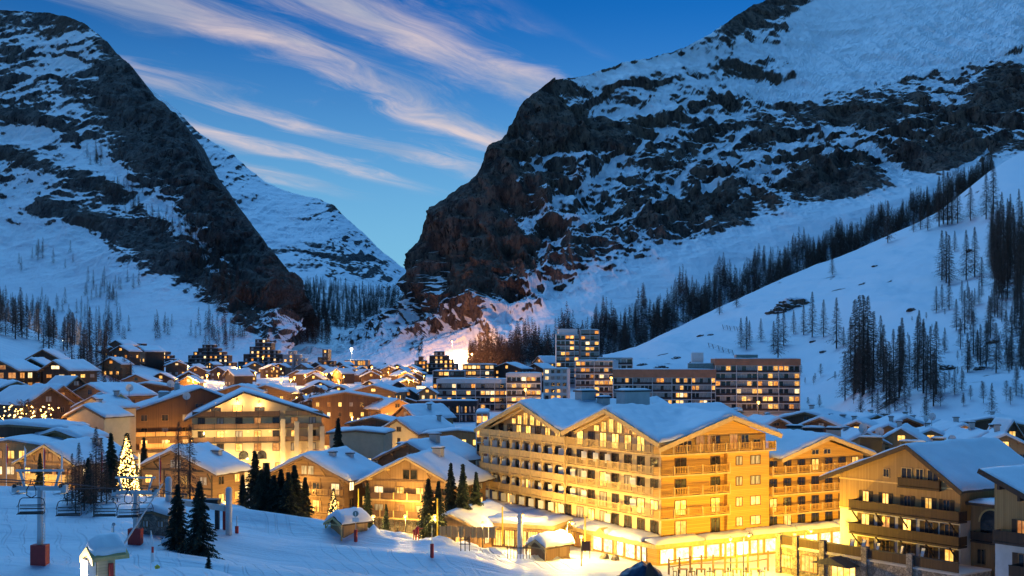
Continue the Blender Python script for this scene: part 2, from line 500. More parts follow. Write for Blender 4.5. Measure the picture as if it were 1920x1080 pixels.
def mountain(name, label, cols, levels, nu, nv, mat, carve, tilt=0.0, vsplit=None, flip=False, slope_k=1.15, smoothv=False, foot_y=60, smooth=False, feat=None):
    """cols: list of (px, [(py, D, rockiness), ...]) from foot to ridge; a back slope is added behind the ridge"""
    px = np.array([c[0] for c in cols], float)
    K = len(cols[0][1])
    tab = np.array([[(c[0] if len(q) < 4 else q[3], q[0], q[1], q[2]) for q in c[1]] for c in cols], float)   # (ncol, K, 4)
    u = np.linspace(0, 1, nu); us = np.linspace(0, 1, len(cols))
    # column spacing follows the pixels
    arc = np.concatenate([[0], np.cumsum(np.maximum(np.abs(np.diff(px)), 12))]); arc /= arc[-1]
    tabu = catmull(arc, tab, u)                                              # (nu, K, 4)
    ks = np.asarray(levels, float)
    v = np.linspace(0, 1, nv)
    tv = catmull(ks, np.moveaxis(tabu, 1, 0), v) if smoothv else np.stack([np.stack([np.interp(v, ks, tabu[i, :, c]) for c in range(4)], -1) for i in range(nu)], 1)
    PX, PY, DD, RK = tv[..., 0], tv[..., 1], tv[..., 2], tv[..., 3]
    V = np.stack([(PX - 960) / F * DD, DD, CZ + (HZ - PY) / F * DD], -1)      # (nv, nu, 3)
    RK = np.clip(RK, 0, 1)
    n = normals(V)
    s = np.where(n[..., 1:2] > 0, -1.0, 1.0); n = n * s
    V, RK = carve(V, n, RK, PX, PY, DD, v[:, None] * np.ones_like(PX))
    if feat:
        fb = features(PX, PY, V, *feat)
        V = V + n * np.array([1, 1, .3]) * (fb * 16)[..., None]
        RK = RK + fb
    n = normals(V); n = n * np.where(n[..., 1:2] > 0, -1.0, 1.0)
    up = n[..., 2]
    u2 = blur(up, 2)
    RK = RK + slope_k * (blur(up, 26) - u2) + 0.8 * slope_k * (u2 - up) + 0.25 * (0.6 - blur(up, 22))
    # the foot reaches below the ground
    foot = V[0].copy(); foot[:, 1] -= foot_y; foot[:, 2] = np.minimum(foot[:, 2], ground_z(foot[:, 0], foot[:, 1])) - 4
    V = np.concatenate([foot[None], V], 0); RK = np.concatenate([RK[:1], RK], 0)
    # the far side of the ridge
    nb = 8
    back = [V]
    rk = [RK]
    top = V[-1]
    for k in range(1, nb + 1):
        t = k / nb
        q = top.copy(); q[:, 1] += 900 * t; q[:, 2] -= (60 * t + 700 * t * t)
        back.append(q[None]); rk.append(RK[-1:])
    V = np.concatenate(back, 0); RK = np.concatenate(rk, 0)
    me = grid_mesh(name, V, smooth, attr={'rock': RK})
    return struct(name, me, mat, label), V, RK

def carve_cliff(a_big, a_ter, a_fine, L, tilt, period, seed, rockmix=0.5, vert=0.0):
    def f(V, n, RK, PX, PY, DD, v):
        p = V / L
        R0 = np.clip(RK, 0, 1)
        amp = np.clip(R0, 0.06, 1.0)
        edge = np.sin(np.clip(v, 0, 1) * math.pi) ** 0.5 * 0.65 + 0.35
        warp = fbm(p * 0.9, 4, 0.5, seed)
        big = ridged(p * np.array([1.0, 1.0, 0.8]), 5, 0.5, seed + 3) - 0.35
        hz = n.copy(); hz[..., 2] *= 0.35
        xr_ = V[..., 0] - V[..., 0].mean()
        tl = tilt * (0.8 + 1.3 * vnoise(p * 0.5, seed + 60))
        s = (V[..., 2] + tl * xr_ + warp * period * 2.2) / period
        fr = s - np.floor(s)
        w = np.clip(0.55 + 0.75 * vnoise(np.stack([np.floor(s) * 3.7, V[..., 0] / (L * 0.5), V[..., 1] / (L * 0.5)], -1), seed + 9), 0, 1)
        shelf = (sstep(0.0, 0.16, fr) - sstep(0.16, 1.0, fr)) * w - 0.3
        # gullies run down the fall line, slanting with the bedding
        gx = (V[..., 0] - 0.9 * tilt * V[..., 2] + 40 * warp) / (L * 0.17)
        gul = ridged(np.stack([gx, V[..., 1] / (L * 0.5), V[..., 2] / (L * 0.9)], -1), 5, 0.55, seed + 20) - 0.3
        crag = ridged(p * 6.5, 4, 0.55, seed + 40) - 0.3
        d = amp * edge * (a_big * big + a_ter * shelf + a_fine * gul + a_fine * 0.45 * crag) + 2.0 * fbm(p * 9, 3, 0.5, seed + 30) * edge
        V = V + hz * d[..., None]
        V[..., 2] += (1 - .65 * sstep(.82, 1, v)) * amp * (a_fine * .22 * crag + a_fine * .30 * (ridged(p * 3.1, 5, .6, seed + 45) - .3))
        # bias: broad zones of rock and snow, then streaks along gullies and bedding
        lo = fbm(p * 1.0 + 5.5, 3, .5, seed + 80)
        bed = vnoise(np.stack([s * 0.5, V[..., 0] / (L * 1.2), V[..., 1] / (L * 1.2)], -1), seed + 90)
        fine = fbm(p * 7.0, 4, .6, seed + 95)
        RK = 0.10 + 0.19 * sstep(.12, .4, R0) + 0.05 * sstep(.6, .9, R0) + 0.66 * R0 + rockmix * (0.55 * lo + 0.32 * bed + 0.22 * (gul + 0.0) + 0.30 * fine) * (0.2 + 0.8 * np.sqrt(R0)) - 0.16 * np.maximum(-gul, 0) * R0
        return V, RK
    return f

RM_F = ([([(1690, 306), (1607, 269), (1470, 306), (1395, 337), (1320, 350)], 7, -.55), ([(1676, 262), (1582, 244), (1457, 275), (1345, 312)], 6, -.5),
  ([(1401, 237), (1320, 300), (1245, 356), (1195, 400)], 6, -.55), ([(1170, 275), (1120, 325), (1045, 369), (989, 431)], 8, -.45), ([(1020, 294), (970, 294)], 7, -.5),
  ([(1120, 406), (1070, 450), (1014, 469)], 7, -.5), ([(1864, 237), (1832, 300), (1751, 350)], 7, -.5), ([(1282, 194), (1157, 206), (1120, 206)], 7, -.5),
  ([(1551, 85), (1320, 98), (1195, 128)], 14, -.35), ([(970, 350), (926, 388)], 9, -.45), ([(1480, 330), (1400, 372), (1330, 420)], 6, -.45), ([(1250, 240), (1200, 268), (1150, 300)], 5, -.4), ([(1000, 520), (950, 560), (920, 600)], 7, -.4)],
 [(1557, 344, 95, 34, .45), (1795, 281, 62, 42, .5), (1595, 219, 110, 18, .4), (1120, 250, 80, 28, .4), (907, 350, 60, 70, .4), (864, 440, 60, 90, .4), (907, 500, 80, 80, .35), (1250, 390, 95, 44, .4), (1345, 400, 75, 30, .4), (1876, 170, 45, 50, .4), (1040, 330, 50, 30, .3),
  (1657, 70, 230, 62, -.5), (1500, 160, 120, 24, -.3), (1760, 40, 200, 80, -.5)])
LM_F = ([([(250, 160), (300, 262), (375, 350), (450, 450), (500, 537), (528, 612)], 36, .34), ([(87, 387), (187, 410), (275, 452), (350, 496), (437, 562), (475, 612)], 17, .38),
  ([(181, 294), (281, 369), (360, 430), (410, 480)], 17, -.5), ([(0, 205), (70, 215), (140, 250)], 14, .35), ([(0, 275), (60, 300), (140, 330), (220, 345)], 12, .3)],
 [(40, 245, 90, 20, -.35), (120, 90, 60, 30, -.2), (60, 440, 110, 30, -.4), (40, 520, 200, 50, -.5)])
# right mountain: scree foot, cliff band, shelves, ridge
RM = [  # px: (py, D, rock) foot, scree top, lower cliff, cliff shoulder, ridge
 (560,  [(684, 1150, .10), (676, 1230, .45), (668, 1300, .50), (662, 1360, .50), (656, 1400, .45)]),
 (640,  [(684, 1150, .10), (668, 1260, .40), (650, 1340, .50), (638, 1400, .52), (628, 1450, .50)]),
 (700,  [(684, 1120, .10), (655, 1240, .42), (630, 1340, .60), (610, 1420, .60), (598, 1480, .60)]),
 (745,  [(684, 1100, .10), (650, 1200, .40), (618, 1310, .75), (588, 1400, .80), (565, 1480, .80)]),
 (778,  [(684, 1080, .10), (650, 1160, .40), (600, 1300, .90), (545, 1380, .95), (492, 1460, .95)]),
 (800,  [(685, 1060, .08), (655, 1120, .35), (590, 1260, .92), (510, 1360, .97), (432, 1450, .97)]),
 (822,  [(686, 1040, .06), (660, 1090, .25), (590, 1220, .95), (490, 1340, .97), (388, 1450, .95)]),
 (860,  [(688, 1020, .04), (662, 1060, .20), (590, 1180, .95), (470, 1320, .95), (356, 1460, .92)]),
 (905,  [(690, 1000, .03), (660, 1050, .12), (580, 1160, .95), (450, 1310, .92), (322, 1470, .92)]),
 (940,  [(690, 990, .03), (640, 1060, .12), (560, 1170, .92), (410, 1340, .90), (258, 1520, .95)]),
 (975,  [(690, 980, .03), (620, 1080, .10), (540, 1190, .90), (385, 1370, .88), (200, 1570, .95)]),
 (1020, [(690, 980, .02), (592, 1100, .10), (510, 1220, .85), (350, 1420, .82), (160, 1640, .80)]),
 (1100, [(690, 980, .02), (560, 1130, .10), (470, 1260, .85), (310, 1490, .76), (140, 1760, .60)]),
 (1200, [(690, 980, .02), (520, 1180, .10), (440, 1310, .85), (270, 1590, .66), (112, 1900, .55)]),
 (1310, [(690, 980, .02), (480, 1230, .08), (400, 1380, .86), (240, 1720, .55), (76, 2080, .55)]),
 (1400, [(690, 980, .02), (450, 1280, .08), (372, 1430, .85), (215, 1830, .46), (18, 2350, .62)]),
 (1450, [(690, 980, .02), (430, 1300, .08), (352, 1460, .84), (205, 1880, .44), (-6, 2450, .62)]),
 (1560, [(690, 980, .02), (405, 1330, .06), (318, 1520, .80), (175, 1960, .34), (-60, 2650, .14)]),
 (1700, [(690, 980, .02), (368, 1360, .06), (285, 1560, .78), (150, 2000, .40), (-110, 2750, .06)]),
 (1830, [(690, 980, .02), (330, 1390, .06), (250, 1590, .76), (120, 2020, .48), (-150, 2800, .10)]),
 (1950, [(690, 980, .02), (290, 1420, .10), (215, 1620, .72), (90, 2050, .52), (-180, 2800, .22)]),
 (2150, [(690, 980, .02), (250, 1450, .10), (180, 1650, .62), (60, 2080, .45), (-200, 2850, .25)]),
]
_, RMV, RMK = mountain('right_mountain', 'dark cliff mountain with snow ledges filling the right half of the sky', RM, [0, .26, .46, .78, 1],
         820, 460, ROCK_R, carve_cliff(44, 34, 46, 330, -0.55, 84, 3, 0.66), smoothv=False, feat=RM_F)

LM = [
 (-420, [(690, 1150, .05), (560, 1420, .05), (420, 1650, .40), (200, 2000, .42), (20, 2350, .45)]),
 (-200, [(690, 1130, .05), (560, 1400, .05), (420, 1620, .40), (200, 1960, .42), (10, 2300, .45)]),
 (0,    [(692, 1100, .03), (570, 1330, .04), (400, 1600, .30), (230, 1850, .34), (18, 2200, .40)]),
 (90,   [(692, 1100, .03), (575, 1310, .04), (420, 1540, .32), (250, 1790, .30), (24, 2150, .42)]),
 (160,  [(692, 1095, .03), (575, 1290, .05), (430, 1500, .36), (280, 1740, .30), (46, 2080, .46)]),
 (225,  [(692, 1090, .03), (575, 1270, .05), (440, 1460, .46), (310, 1680, .42), (106, 2000, .66)]),
 (290,  [(692, 1085, .03), (580, 1250, .05), (470, 1420, .48), (345, 1620, .58), (180, 1920, .82)]),
 (335,  [(692, 1080, .03), (590, 1230, .05), (500, 1380, .50), (380, 1570, .76), (226, 1850, .90)]),
 (375,  [(692, 1080, .03), (605, 1200, .06), (530, 1340, .60), (430, 1510, .88), (292, 1760, .92)]),
 (425,  [(692, 1075, .04), (625, 1170, .10), (560, 1290, .80), (480, 1440, .92), (364, 1650, .94)]),
 (475,  [(692, 1070, .05), (645, 1140, .20), (590, 1240, .88), (520, 1360, .94), (430, 1540, .95)]),
 (512,  [(690, 1070, .10), (660, 1120, .45), (610, 1200, .90), (550, 1300, .95), (478, 1440, .95)]),
 (534,  [(688, 1080, .20), (668, 1115, .55), (632, 1170, .92), (585, 1260, .95), (528, 1370, .95)]),
 (541,  [(686, 1100, .30), (672, 1120, .60), (650, 1160, .92), (620, 1220, .95), (580, 1310, .95)]),
 (543,  [(686, 1150, .40), (678, 1160, .70), (668, 1190, .92), (650, 1230, .95), (630, 1290, .95)]),
]
_, LMV, LMK = mountain('left_mountain', 'dark mountain with snow gullies filling the left edge of the sky', LM, [0, .24, .48, .72, 1],
         560, 420, ROCK_L, carve_cliff(36, 24, 38, 300, 0.60, 72, 40, 0.66), smoothv=False, feat=LM_F)

FM = [
 (250, [(640, 2600, .5), (520, 3300, 0.30), (380, 3900, 0.37), (140, 4700, 0.33)]),
 (330, [(640, 2600, .5), (530, 3300, 0.30), (400, 3900, 0.37), (205, 4700, 0.33)]),
 (370, [(640, 2550, .5), (535, 3250, 0.30), (420, 3850, 0.37), (247, 4600, 0.45)]),
 (430, [(640, 2500, .5), (540, 3200, 0.25), (440, 3800, 0.33), (286, 4500, 0.43)]),
 (500, [(640, 2450, .5), (545, 3150, 0.19), (460, 3700, 0.29), (343, 4400, 0.33)]),
 (560, [(640, 2400, .5), (550, 3100, 0.19), (470, 3650, 0.33), (364, 4300, 0.41)]),
 (620, [(640, 2400, .5), (552, 3050, 0.21), (490, 3600, 0.35), (382, 4200, 0.43)]),
 (670, [(640, 2400, .5), (556, 3050, 0.23), (515, 3600, 0.37), (428, 4150, 0.33)]),
 (720, [(640, 2400, .5), (560, 3050, 0.25), (535, 3600, 0.37), (474, 4100, 0.31)]),
 (775, [(640, 2400, .5), (575, 3050, 0.35), (555, 3550, 0.39), (516, 4050, 0.31)]),
 (850, [(640, 2400, .5), (600, 3000, 0.35), (585, 3500, 0.39), (560, 4000, 0.31)]),
]
mountain('far_mountain', 'distant blue snowy peak closing the valley between the cliffs', FM, [0, .35, .65, 1], 330, 220, ROCK_F,
         carve_cliff(70, 40, 70, 600, 0.45, 130, 80, 0.64), smoothv=False)

# wooded spur closing the valley floor
VS = [
 (470, [(690, 1150, .25), (600, 1500, .40), (530, 2000, .45)]),
 (540, [(688, 1180, .25), (600, 1550, .35), (532, 2100, .40)]),
 (600, [(686, 1200, .25), (600, 1600, .35), (536, 2200, .35)]),
 (660, [(686, 1220, .25), (605, 1600, .35), (548, 2200, .30)]),
 (720, [(686, 1250, .25), (612, 1600, .35), (556, 2200, .25)]),
 (780, [(686, 1280, .25), (620, 1600, .35), (545, 2200, .25)]),
 (860, [(686, 1300, .25), (630, 1600, .35), (560, 2200, .25)]),
]
_, VSV, _ = mountain('valley_spur', 'dark wooded slope closing the valley below the far peak', VS, [0, .5, 1], 200, 110, ROCK_F,
         carve_cliff(16, 6, 8, 260, 0.3, 50, 120, 0.2), smoothv=False)

# snow hill on the right
HL = [
 (1130, [(720, 560, .05), (705, 590, .05), (690, 640, .05), (676, 700, .02)]),
 (1190, [(730, 540, .05), (710, 570, .10), (690, 620, .08), (655, 720, .02)]),
 (1250, [(740, 520, .05), (715, 560, .30), (680, 620, .12), (626, 740, .02)]),
 (1330, [(750, 510, .05), (720, 550, .26), (660, 630, .04), (588, 770, .02)]),
 (1420, [(756, 500, .05), (715, 550, .12), (630, 650, .03), (548, 800, .06)]),
 (1500, [(760, 490, .05), (705, 550, .05), (600, 670, .10), (512, 830, .10)]),
 (1560, [(770, 440, .05), (700, 530, .05), (590, 660, .08), (486, 850, .04)]),
 (1640, [(785, 350, .05), (700, 470, .06), (580, 620, .04), (452, 870, .03)]),
 (1720, [(790, 320, .08), (700, 430, .08), (570, 600, .05), (418, 880, .05)]),
 (1800, [(790, 310, .10), (700, 410, .14), (560, 590, .06), (372, 900, .05)]),
 (1860, [(790, 305, .10), (700, 400, .16), (540, 590, .06), (318, 920, .05)]),
 (1920, [(790, 300, .10), (700, 390, .16), (520, 590, .06), (284, 930, .05)]),
 (2050, [(790, 295, .10), (700, 380, .14), (490, 590, .06), (230, 950, .05)]),
 (2250, [(790, 290, .10), (690, 380, .14), (450, 590, .06), (170, 980, .05)]),
]
def carve_hill(V, n, RK, PX, PY, DD, v):
    p = V / 60.0
    a = fbm(p, 4, 0.5, 200); r = ridged(V / 130.0, 4, 0.5, 205)
    dr = fbm(V / np.array([14.0, 22.0, 14.0]), 4, .55, 215)
    V = V.copy(); V[..., 2] += (a * 3.5 + r * 4.5 + dr * 1.1) * sstep(0, .15, v) * (1 - 0.6 * sstep(.85, 1, v))
    k = fbm(V / np.array([13.0, 13.0, 8.0]), 4, 0.6, 210) + .35 * fbm(V / 70.0, 2, .5, 211)
    return V, RK * .8 + 1.1 * np.maximum(k - 0.24, 0) - 0.02
_, HLV, _ = mountain('snow_hill', 'smooth snowy hill with larches and boulders behind the village', HL, [0, .30, .62, 1], 420, 260, HILL_M, carve_hill, slope_k=0.2, smoothv=True, foot_y=35, smooth=True)

# ------------------------------------------------------------------ trees
BARK = plain('bark', (0.045, 0.034, 0.028), 0.9, 0.3, 4.0)
LARCH = plain('larch_twigs', (0.095, 0.068, 0.053), 0.9, 0.35, 0.6)
SPRUCE = plain('spruce_needles', (0.022, 0.038, 0.026), 0.8, 0.4, 0.8)
BULB = lampmat('tree_bulbs', (1.0, 0.60, 0.16), 7.0)

def conifer(h, rad, nb, ntw, droop, base, tw, tww, seed, up=0.0, power=0.8):
    """branches and twigs as slivers spread through a cone; returns a crown mesh"""
    rg = np.random.default_rng(seed)
    t = base + (1 - base) * (np.arange(nb) + rg.random(nb)) / nb
    az = np.arange(nb) * 2.39996 + rg.normal(0, .35, nb)
    L = rad * np.clip((1 - t) / (1 - base), 0.03, 1) ** power * rg.uniform(.55, 1.1, nb) * np.clip((t - base) / 0.10 + 0.55, 0, 1)
    z0 = h * t
    d = np.stack([np.cos(az), np.sin(az), -droop + up * t + rg.normal(0, .10, nb)], -1)
    o = np.stack([np.zeros(nb), np.zeros(nb), z0], -1)
    side = np.stack([-np.sin(az), np.cos(az), np.zeros(nb)], -1)
    V, T = [], []
    w = 0.035 + 0.012 * L
    V.append(np.stack([o + side * w[:, None], o - side * w[:, None], o + d * L[:, None]], 1).reshape(-1, 3))
    # twigs along each branch
    s = rg.uniform(.12, 1.0, (nb, ntw))
    p = o[:, None] + d[:, None] * (L[:, None] * s)[..., None]
    p[..., 2] -= (L[:, None] * s ** 2) * 0.10
    sg = np.where(rg.random((nb, ntw)) < .5, -1., 1.)
    tl = tw * (0.35 + 0.65 * (1 - s)) * (0.4 + 0.6 * L[:, None] / rad) * rg.uniform(.6, 1.4, (nb, ntw))
    td = side[:, None] * sg[..., None] * rg.uniform(.25, 1.0, (nb, ntw))[..., None] + d[:, None] * 0.55 + np.stack([np.zeros((nb, ntw)), np.zeros((nb, ntw)), -rg.uniform(.1, .95, (nb, ntw))], -1)
    td /= np.linalg.norm(td, axis=-1, keepdims=True)
    rr = rg.normal(0, 1, (nb, ntw, 3)); wv = np.cross(td, rr); wv /= np.linalg.norm(wv, axis=-1, keepdims=True) + 1e-6
    wv *= tww * rg.uniform(.6, 1.4, (nb, ntw))[..., None]
    V.append(np.stack([p + wv, p - wv, p + td * tl[..., None]], 2).reshape(-1, 3))
    V = np.concatenate(V, 0)
    T = np.arange(len(V)).reshape(-1, 3)
    return V, T

def trunk_mb(h, r, lean=0.0, k=6):
    return MB().tube([(0, 0, -1.0), (0.0, 0, h * .3), (lean * .4, 0, h * .65), (lean, 0, h)], [r * 1.15, r, r * .55, r * .08], k)

TREE_KINDS = {}
def tree_kind(key, crowns, crown_mat, h, r):
    out = []
    for i, (V, T) in enumerate(crowns):
        c = tri_mesh('crown', V, T); c.materials.append(crown_mat)
        tm = trunk_mb(h, r).mesh('trunk', True); tm.materials.append(BARK)
        out.append((c, tm))
    TREE_KINDS[key] = (out, h)
# unit height 20 m, scaled on placing
tree_kind('larch', [conifer(20, 5.0, 165, 18, 0.26, 0.12, 1.7, 0.040, 10 + i, up=0.4, power=1.0) for i in range(5)], LARCH, 20, 0.24)
tree_kind('larch_far', [conifer(20, 4.2, 80, 10, 0.2, 0.08, 1.9, 0.11, 30 + i, up=0.35) for i in range(4)], LARCH, 20, 0.26)
tree_kind('spruce', [conifer(10, 3.3, 240, 34, 0.36, 0.03, 1.15, 0.085, 50 + i, up=0.3, power=0.9) for i in range(4)], SPRUCE, 10, 0.16)
tree_kind('bare', [conifer(8, 2.4, 90, 18, -0.5, 0.18, 1.1, 0.018, 70 + i, up=0.5, power=0.5) for i in range(3)], LARCH, 8, 0.10)

def plant(kind, name, label, pos, h, group=None, seed=0, wide=1.0, cat='tree'):
    meshes, h0 = TREE_KINDS[kind]
    rg = random.Random(seed * 31 + int(pos[0] * 13) + int(pos[1] * 7))
    c, tm = meshes[rg.randrange(len(meshes))]
    t = thing(name, label, cat, pos, rg.uniform(0, 6.28), group)
    k = h / h0; t.scale = (k * wide, k * wide, k)
    link('trunk', tm, t); link('crown', c, t)
    return t

def proj(V):
    return 960 + F * V[..., 0] / V[..., 1], HZ - F * (V[..., 2] - CZ) / V[..., 1]
class Surf:
    """find the point of a built slope that the photo shows at a pixel"""
    def __init__(s, V, rows=None):
        s.V = V[1:-8].reshape(-1, 3); s.px, s.py = proj(s.V)
    def hit(s, px, py):
        d = (s.px - px) ** 2 + (s.py - py) ** 2
        return Vector(s.V[int(np.argmin(d))])
HILL, RMS, LMS, VSS = Surf(HLV), Surf(RMV), Surf(LMV), Surf(VSV)

# larches on the hill, picked out one by one (px, base row, top row)
hill_big = [(1459,672,582),(1469,648,581),(1487,625,580),(1506,627,570),(1522,631,545),(1544,632,560),(1569,653,556),(1581,650,612),
 (1584,751,657),(1602,738,560),(1612,728,552),(1620,740,551),(1626,725,553),(1637,730,582),(1657,735,607),(1675,722,615),(1720,704,590),(1722,732,670),
 (1737,738,680),(1750,762,660),(1696,760,702),(1612,786,730),(1647,778,730),(1679,770,702),(1736,785,732),(1789,740,687),(1804,732,685),(1860,780,715),
 (1904,740,680),(1895,680,632),(1792,620,560),(1756,586,535),(1767,580,532),(1779,580,520),(1815,560,525),(1827,574,540),(1840,556,525),(1772,660,612),
 (1560,515,475),(1665,455,375),(1713,435,400),(1727,430,380),(1740,432,385),(1760,425,330),(1770,420,318),(1778,422,322),(1786,420,330),(1796,418,340),
 (1765,525,430),(1775,530,432),(1780,535,440),(1812,525,430),(1827,520,425),(1840,535,480),(1790,470,430),(1820,412,345),(1850,410,320),(1862,400,300),
 (1400,655,592),(1388,650,595),(1428,640,596),(1451,655,600),(1405,640,600),(1350,590,548),(1380,575,535)]
for i, (px, pb, pt) in enumerate(hill_big):
    p = HILL.hit(px, pb); h = (pb - pt) / F * p.y
    big = (pb - pt) > 70
    zone = ('in the clump beside the red topped block' if 1575 < px < 1700 and pb > 690 else 'on the open snow above the red topped block' if px < 1590 and pb > 540 else
            'at the foot of the hill above the roofs' if pb > 690 else 'high on the hill near its crest' if pb < 480 else 'on the middle of the snowy hill')
    plant('larch', 'larch_tree', ('tall' if big else 'small') + ' bare dark larch ' + zone, p - Vector((0, 0, .3)), max(h, 5), 'larches on the snowy hill', i, 1.0 if big else 1.15)
rg = random.Random(5)
# dense clusters on the right of the hill
for i in range(46):
    px = 1800 + 120 * rg.random() ** .7; pb = rg.uniform(560, 700); p = HILL.hit(px, pb)
    plant('larch', 'larch_tree', 'bare brown larch scattered on the right flank of the hill', p - Vector((0,0,.3)), rg.uniform(9, 19), 'larches on the right flank', i, 1.05)
for i in range(70):
    px = rg.gauss(1890, 22); pb = rg.uniform(430, 560); p = HILL.hit(px, pb)
    plant('larch', 'larch_tree', 'bare dark larch in the dense grove at the right edge of the hill', p - Vector((0,0,.3)), rg.uniform(19, 27), 'larches in the right edge grove', i, .9)
for i in range(34):
    px = rg.uniform(1585, 1760); pb = rg.uniform(680, 770); p = HILL.hit(px, pb)
    plant('larch', 'larch_tree', 'bare dark larch inside the clump beside the red topped block', p - Vector((0,0,.3)), rg.uniform(13, 24), 'larches in the clump', i, .95)
for i in range(46):
    px = rg.uniform(1500, 1920); pb = rg.uniform(700, 785); p = HILL.hit(px, pb)
    plant('bare', 'bare_shrub', 'low leafless shrub on the snow at the foot of the hill', p, rg.uniform(2.5, 6), 'shrubs at the foot of the hill', i, 1.0, 'shrub')
for i in range(26):
    px = rg.uniform(1700, 1915); pb = rg.uniform(590, 680); p = HILL.hit(px, pb)
    plant('bare', 'bare_shrub', 'low leafless shrub on the upper slope of the hill', p, rg.uniform(1.5, 4), 'shrubs on the upper hill', i, 1.0, 'shrub')

def forest(name, label, spots, surf, hts, seed, mat=LARCH, lod=(40, 8)):
    """a far wood that reads as one mass"""
    rg = np.random.default_rng(seed)
    base = [conifer(20, 4.5, lod[0], lod[1], .2, .04, 2.2, .20, seed + i, up=.3) for i in range(5)]
    Vs, Ts, n = [], [], 0
    for px, py in spots:
        p = surf.hit(px, py); V, T = base[rg.integers(5)]
        a = rg.uniform(0, 6.28); k = rg.uniform(*hts) / 20
        c, s = math.cos(a), math.sin(a)
        W = np.stack([(V[:, 0]*c - V[:, 1]*s), (V[:, 0]*s + V[:, 1]*c), V[:, 2]], -1) * k + np.array(p) - [0, 0, .5]
        tr = np.array([[.22, 0, -1], [-.22, 0, -1], [0, 0, 19], [0, .22, -1], [0, -.22, -1], [0, 0, 19]]) * k + np.array(p)
        Vs.append(W); Ts.append(T + n); n += len(W)
        Vs.append(tr); Ts.append(np.array([[0, 1, 2], [3, 4, 5]]) + n); n += 6
    me = tri_mesh(name, np.concatenate(Vs), np.concatenate(Ts)); me.materials.append(mat)
    o = link(name, me); o['kind'] = 'stuff'; o['label'] = label
    return o
rn = np.random.default_rng(3)
def crest(px): return np.interp(px, [860, 1000, 1100, 1190, 1330, 1500, 1640, 1720, 1800, 1860], [692, 690, 680, 655, 588, 512, 452, 418, 372, 318])
sp = []
for _ in range(1900):
    px = rn.uniform(880, 1860); c = crest(px)
    th = np.interp(px, [880, 1000, 1150, 1300, 1450, 1600, 1860], [36, 78, 96, 84, 70, 56, 44])
    sp.append((px, c + 12 - th * rn.random() * (0.55 + 0.45 * math.sin(px * .043) ** 2)))
forest('larch_forest', 'dark larch forest along the foot of the right cliff', sp, RMS, (14, 24), 300)
sp = [(rn.uniform(543, 775), 645 - 110 * rn.random()) for _ in range(1100)]
sp = [(x, y) for x, y in sp if y > 535 + (x - 545) * 0.06 and not (620 < x < 760 and y > 618)]
forest('valley_forest', 'dark forest on the slope closing the valley', sp, VSS, (16, 26), 320)
sp = []
for (cx, cy, sx, sy, n) in [(60, 600, 70, 14, 90), (130, 628, 40, 12, 40), (200, 545, 22, 12, 26), (306, 622, 10, 8, 10), (408, 628, 22, 12, 40), (212, 630, 14, 12, 16),
                            (190, 300, 14, 10, 14), (225, 360, 30, 14, 26), (250, 390, 12, 10, 12), (310, 420, 24, 14, 24), (345, 440, 18, 12, 14), (380, 480, 20, 30, 60), (420, 540, 20, 30, 60), (20, 590, 20, 14, 26), (60, 480, 40, 20, 14)]:
    for _ in range(n): sp.append((rn.normal(cx, sx), rn.normal(cy, sy)))
forest('mountain_larches', 'scattered larch groves on the left mountain', sp, LMS, (12, 20), 340)
sp = [(rn.uniform(1280, 1480), 0) for _ in range(0)]

# ------------------------------------------------------------------ building materials
W_HONEY = boards('honey_boards', (0.42, 0.25, 0.10), (0.62, 0.41, 0.19), 0.16)
W_LARCH = boards('larch_boards', (0.30, 0.17, 0.075), (0.46, 0.28, 0.13), 0.18)
W_BROWN = boards('brown_boards', (0.085, 0.045, 0.028), (0.16, 0.085, 0.05), 0.16)
W_DARK = boards('dark_boards', (0.035, 0.024, 0.020), (0.075, 0.048, 0.036), 0.16)
W_LOG = boards('log_boards', (0.20, 0.11, 0.055), (0.33, 0.19, 0.09), 0.22, horiz=True)
W_YEL = boards('golden_boards', (0.50, 0.265, 0.055), (0.72, 0.41, 0.095), 0.24, horiz=True, joint=0.45)
W_TRIM = plain('pale_timber', (0.62, 0.43, 0.18), 0.7, 0.12, 2.0)
W_BEAM = plain('timber_beam', (0.24, 0.14, 0.07), 0.8, 0.2, 2.0)
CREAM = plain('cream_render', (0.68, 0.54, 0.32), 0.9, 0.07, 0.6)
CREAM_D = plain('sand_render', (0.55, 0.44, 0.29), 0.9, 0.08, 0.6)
WHITE = plain('white_render', (0.72, 0.71, 0.69), 0.9, 0.06, 0.6)
GREYR = plain('grey_render', (0.36, 0.35, 0.35), 0.9, 0.10, 0.5)
CONC = plain('concrete', (0.45, 0.44, 0.43), 0.9, 0.12, 0.4)
RUST = plain('rust_cladding', (0.52, 0.20, 0.10), 0.8, 0.12, 0.5)
TAUPE = plain('dark_cladding', (0.055, 0.040, 0.038), 0.8, 0.2, 0.7)
DECK = plain('roof_timber', (0.10, 0.062, 0.038), 0.85, 0.25, 1.2)
DECK_L = plain('pale_roof_timber', (0.50, 0.34, 0.16), 0.8, 0.15, 1.2)
METAL = plain('galvanised_steel', (0.42, 0.45, 0.48), 0.45, 0.12, 2.0, metal=0.6)
PALEM = plain('pale_painted_steel', (0.50, 0.53, 0.56), 0.5, 0.05, 0.6)
DARKM = plain('dark_metal', (0.03, 0.033, 0.038), 0.45, 0.2, 2.0, metal=0.4)
COPPER = plain('green_tin', (0.18, 0.26, 0.25), 0.55, 0.15, 1.5, metal=0.3)
RED = plain('red_padding', (0.42, 0.035, 0.030), 0.6, 0.15, 1.0)
SIGNRED = plain('sign_red', (0.60, 0.03, 0.03), 0.5, 0.05, 1.0)
SIGNBLUE = plain('sign_blue', (0.03, 0.13, 0.45), 0.5, 0.05, 1.0)
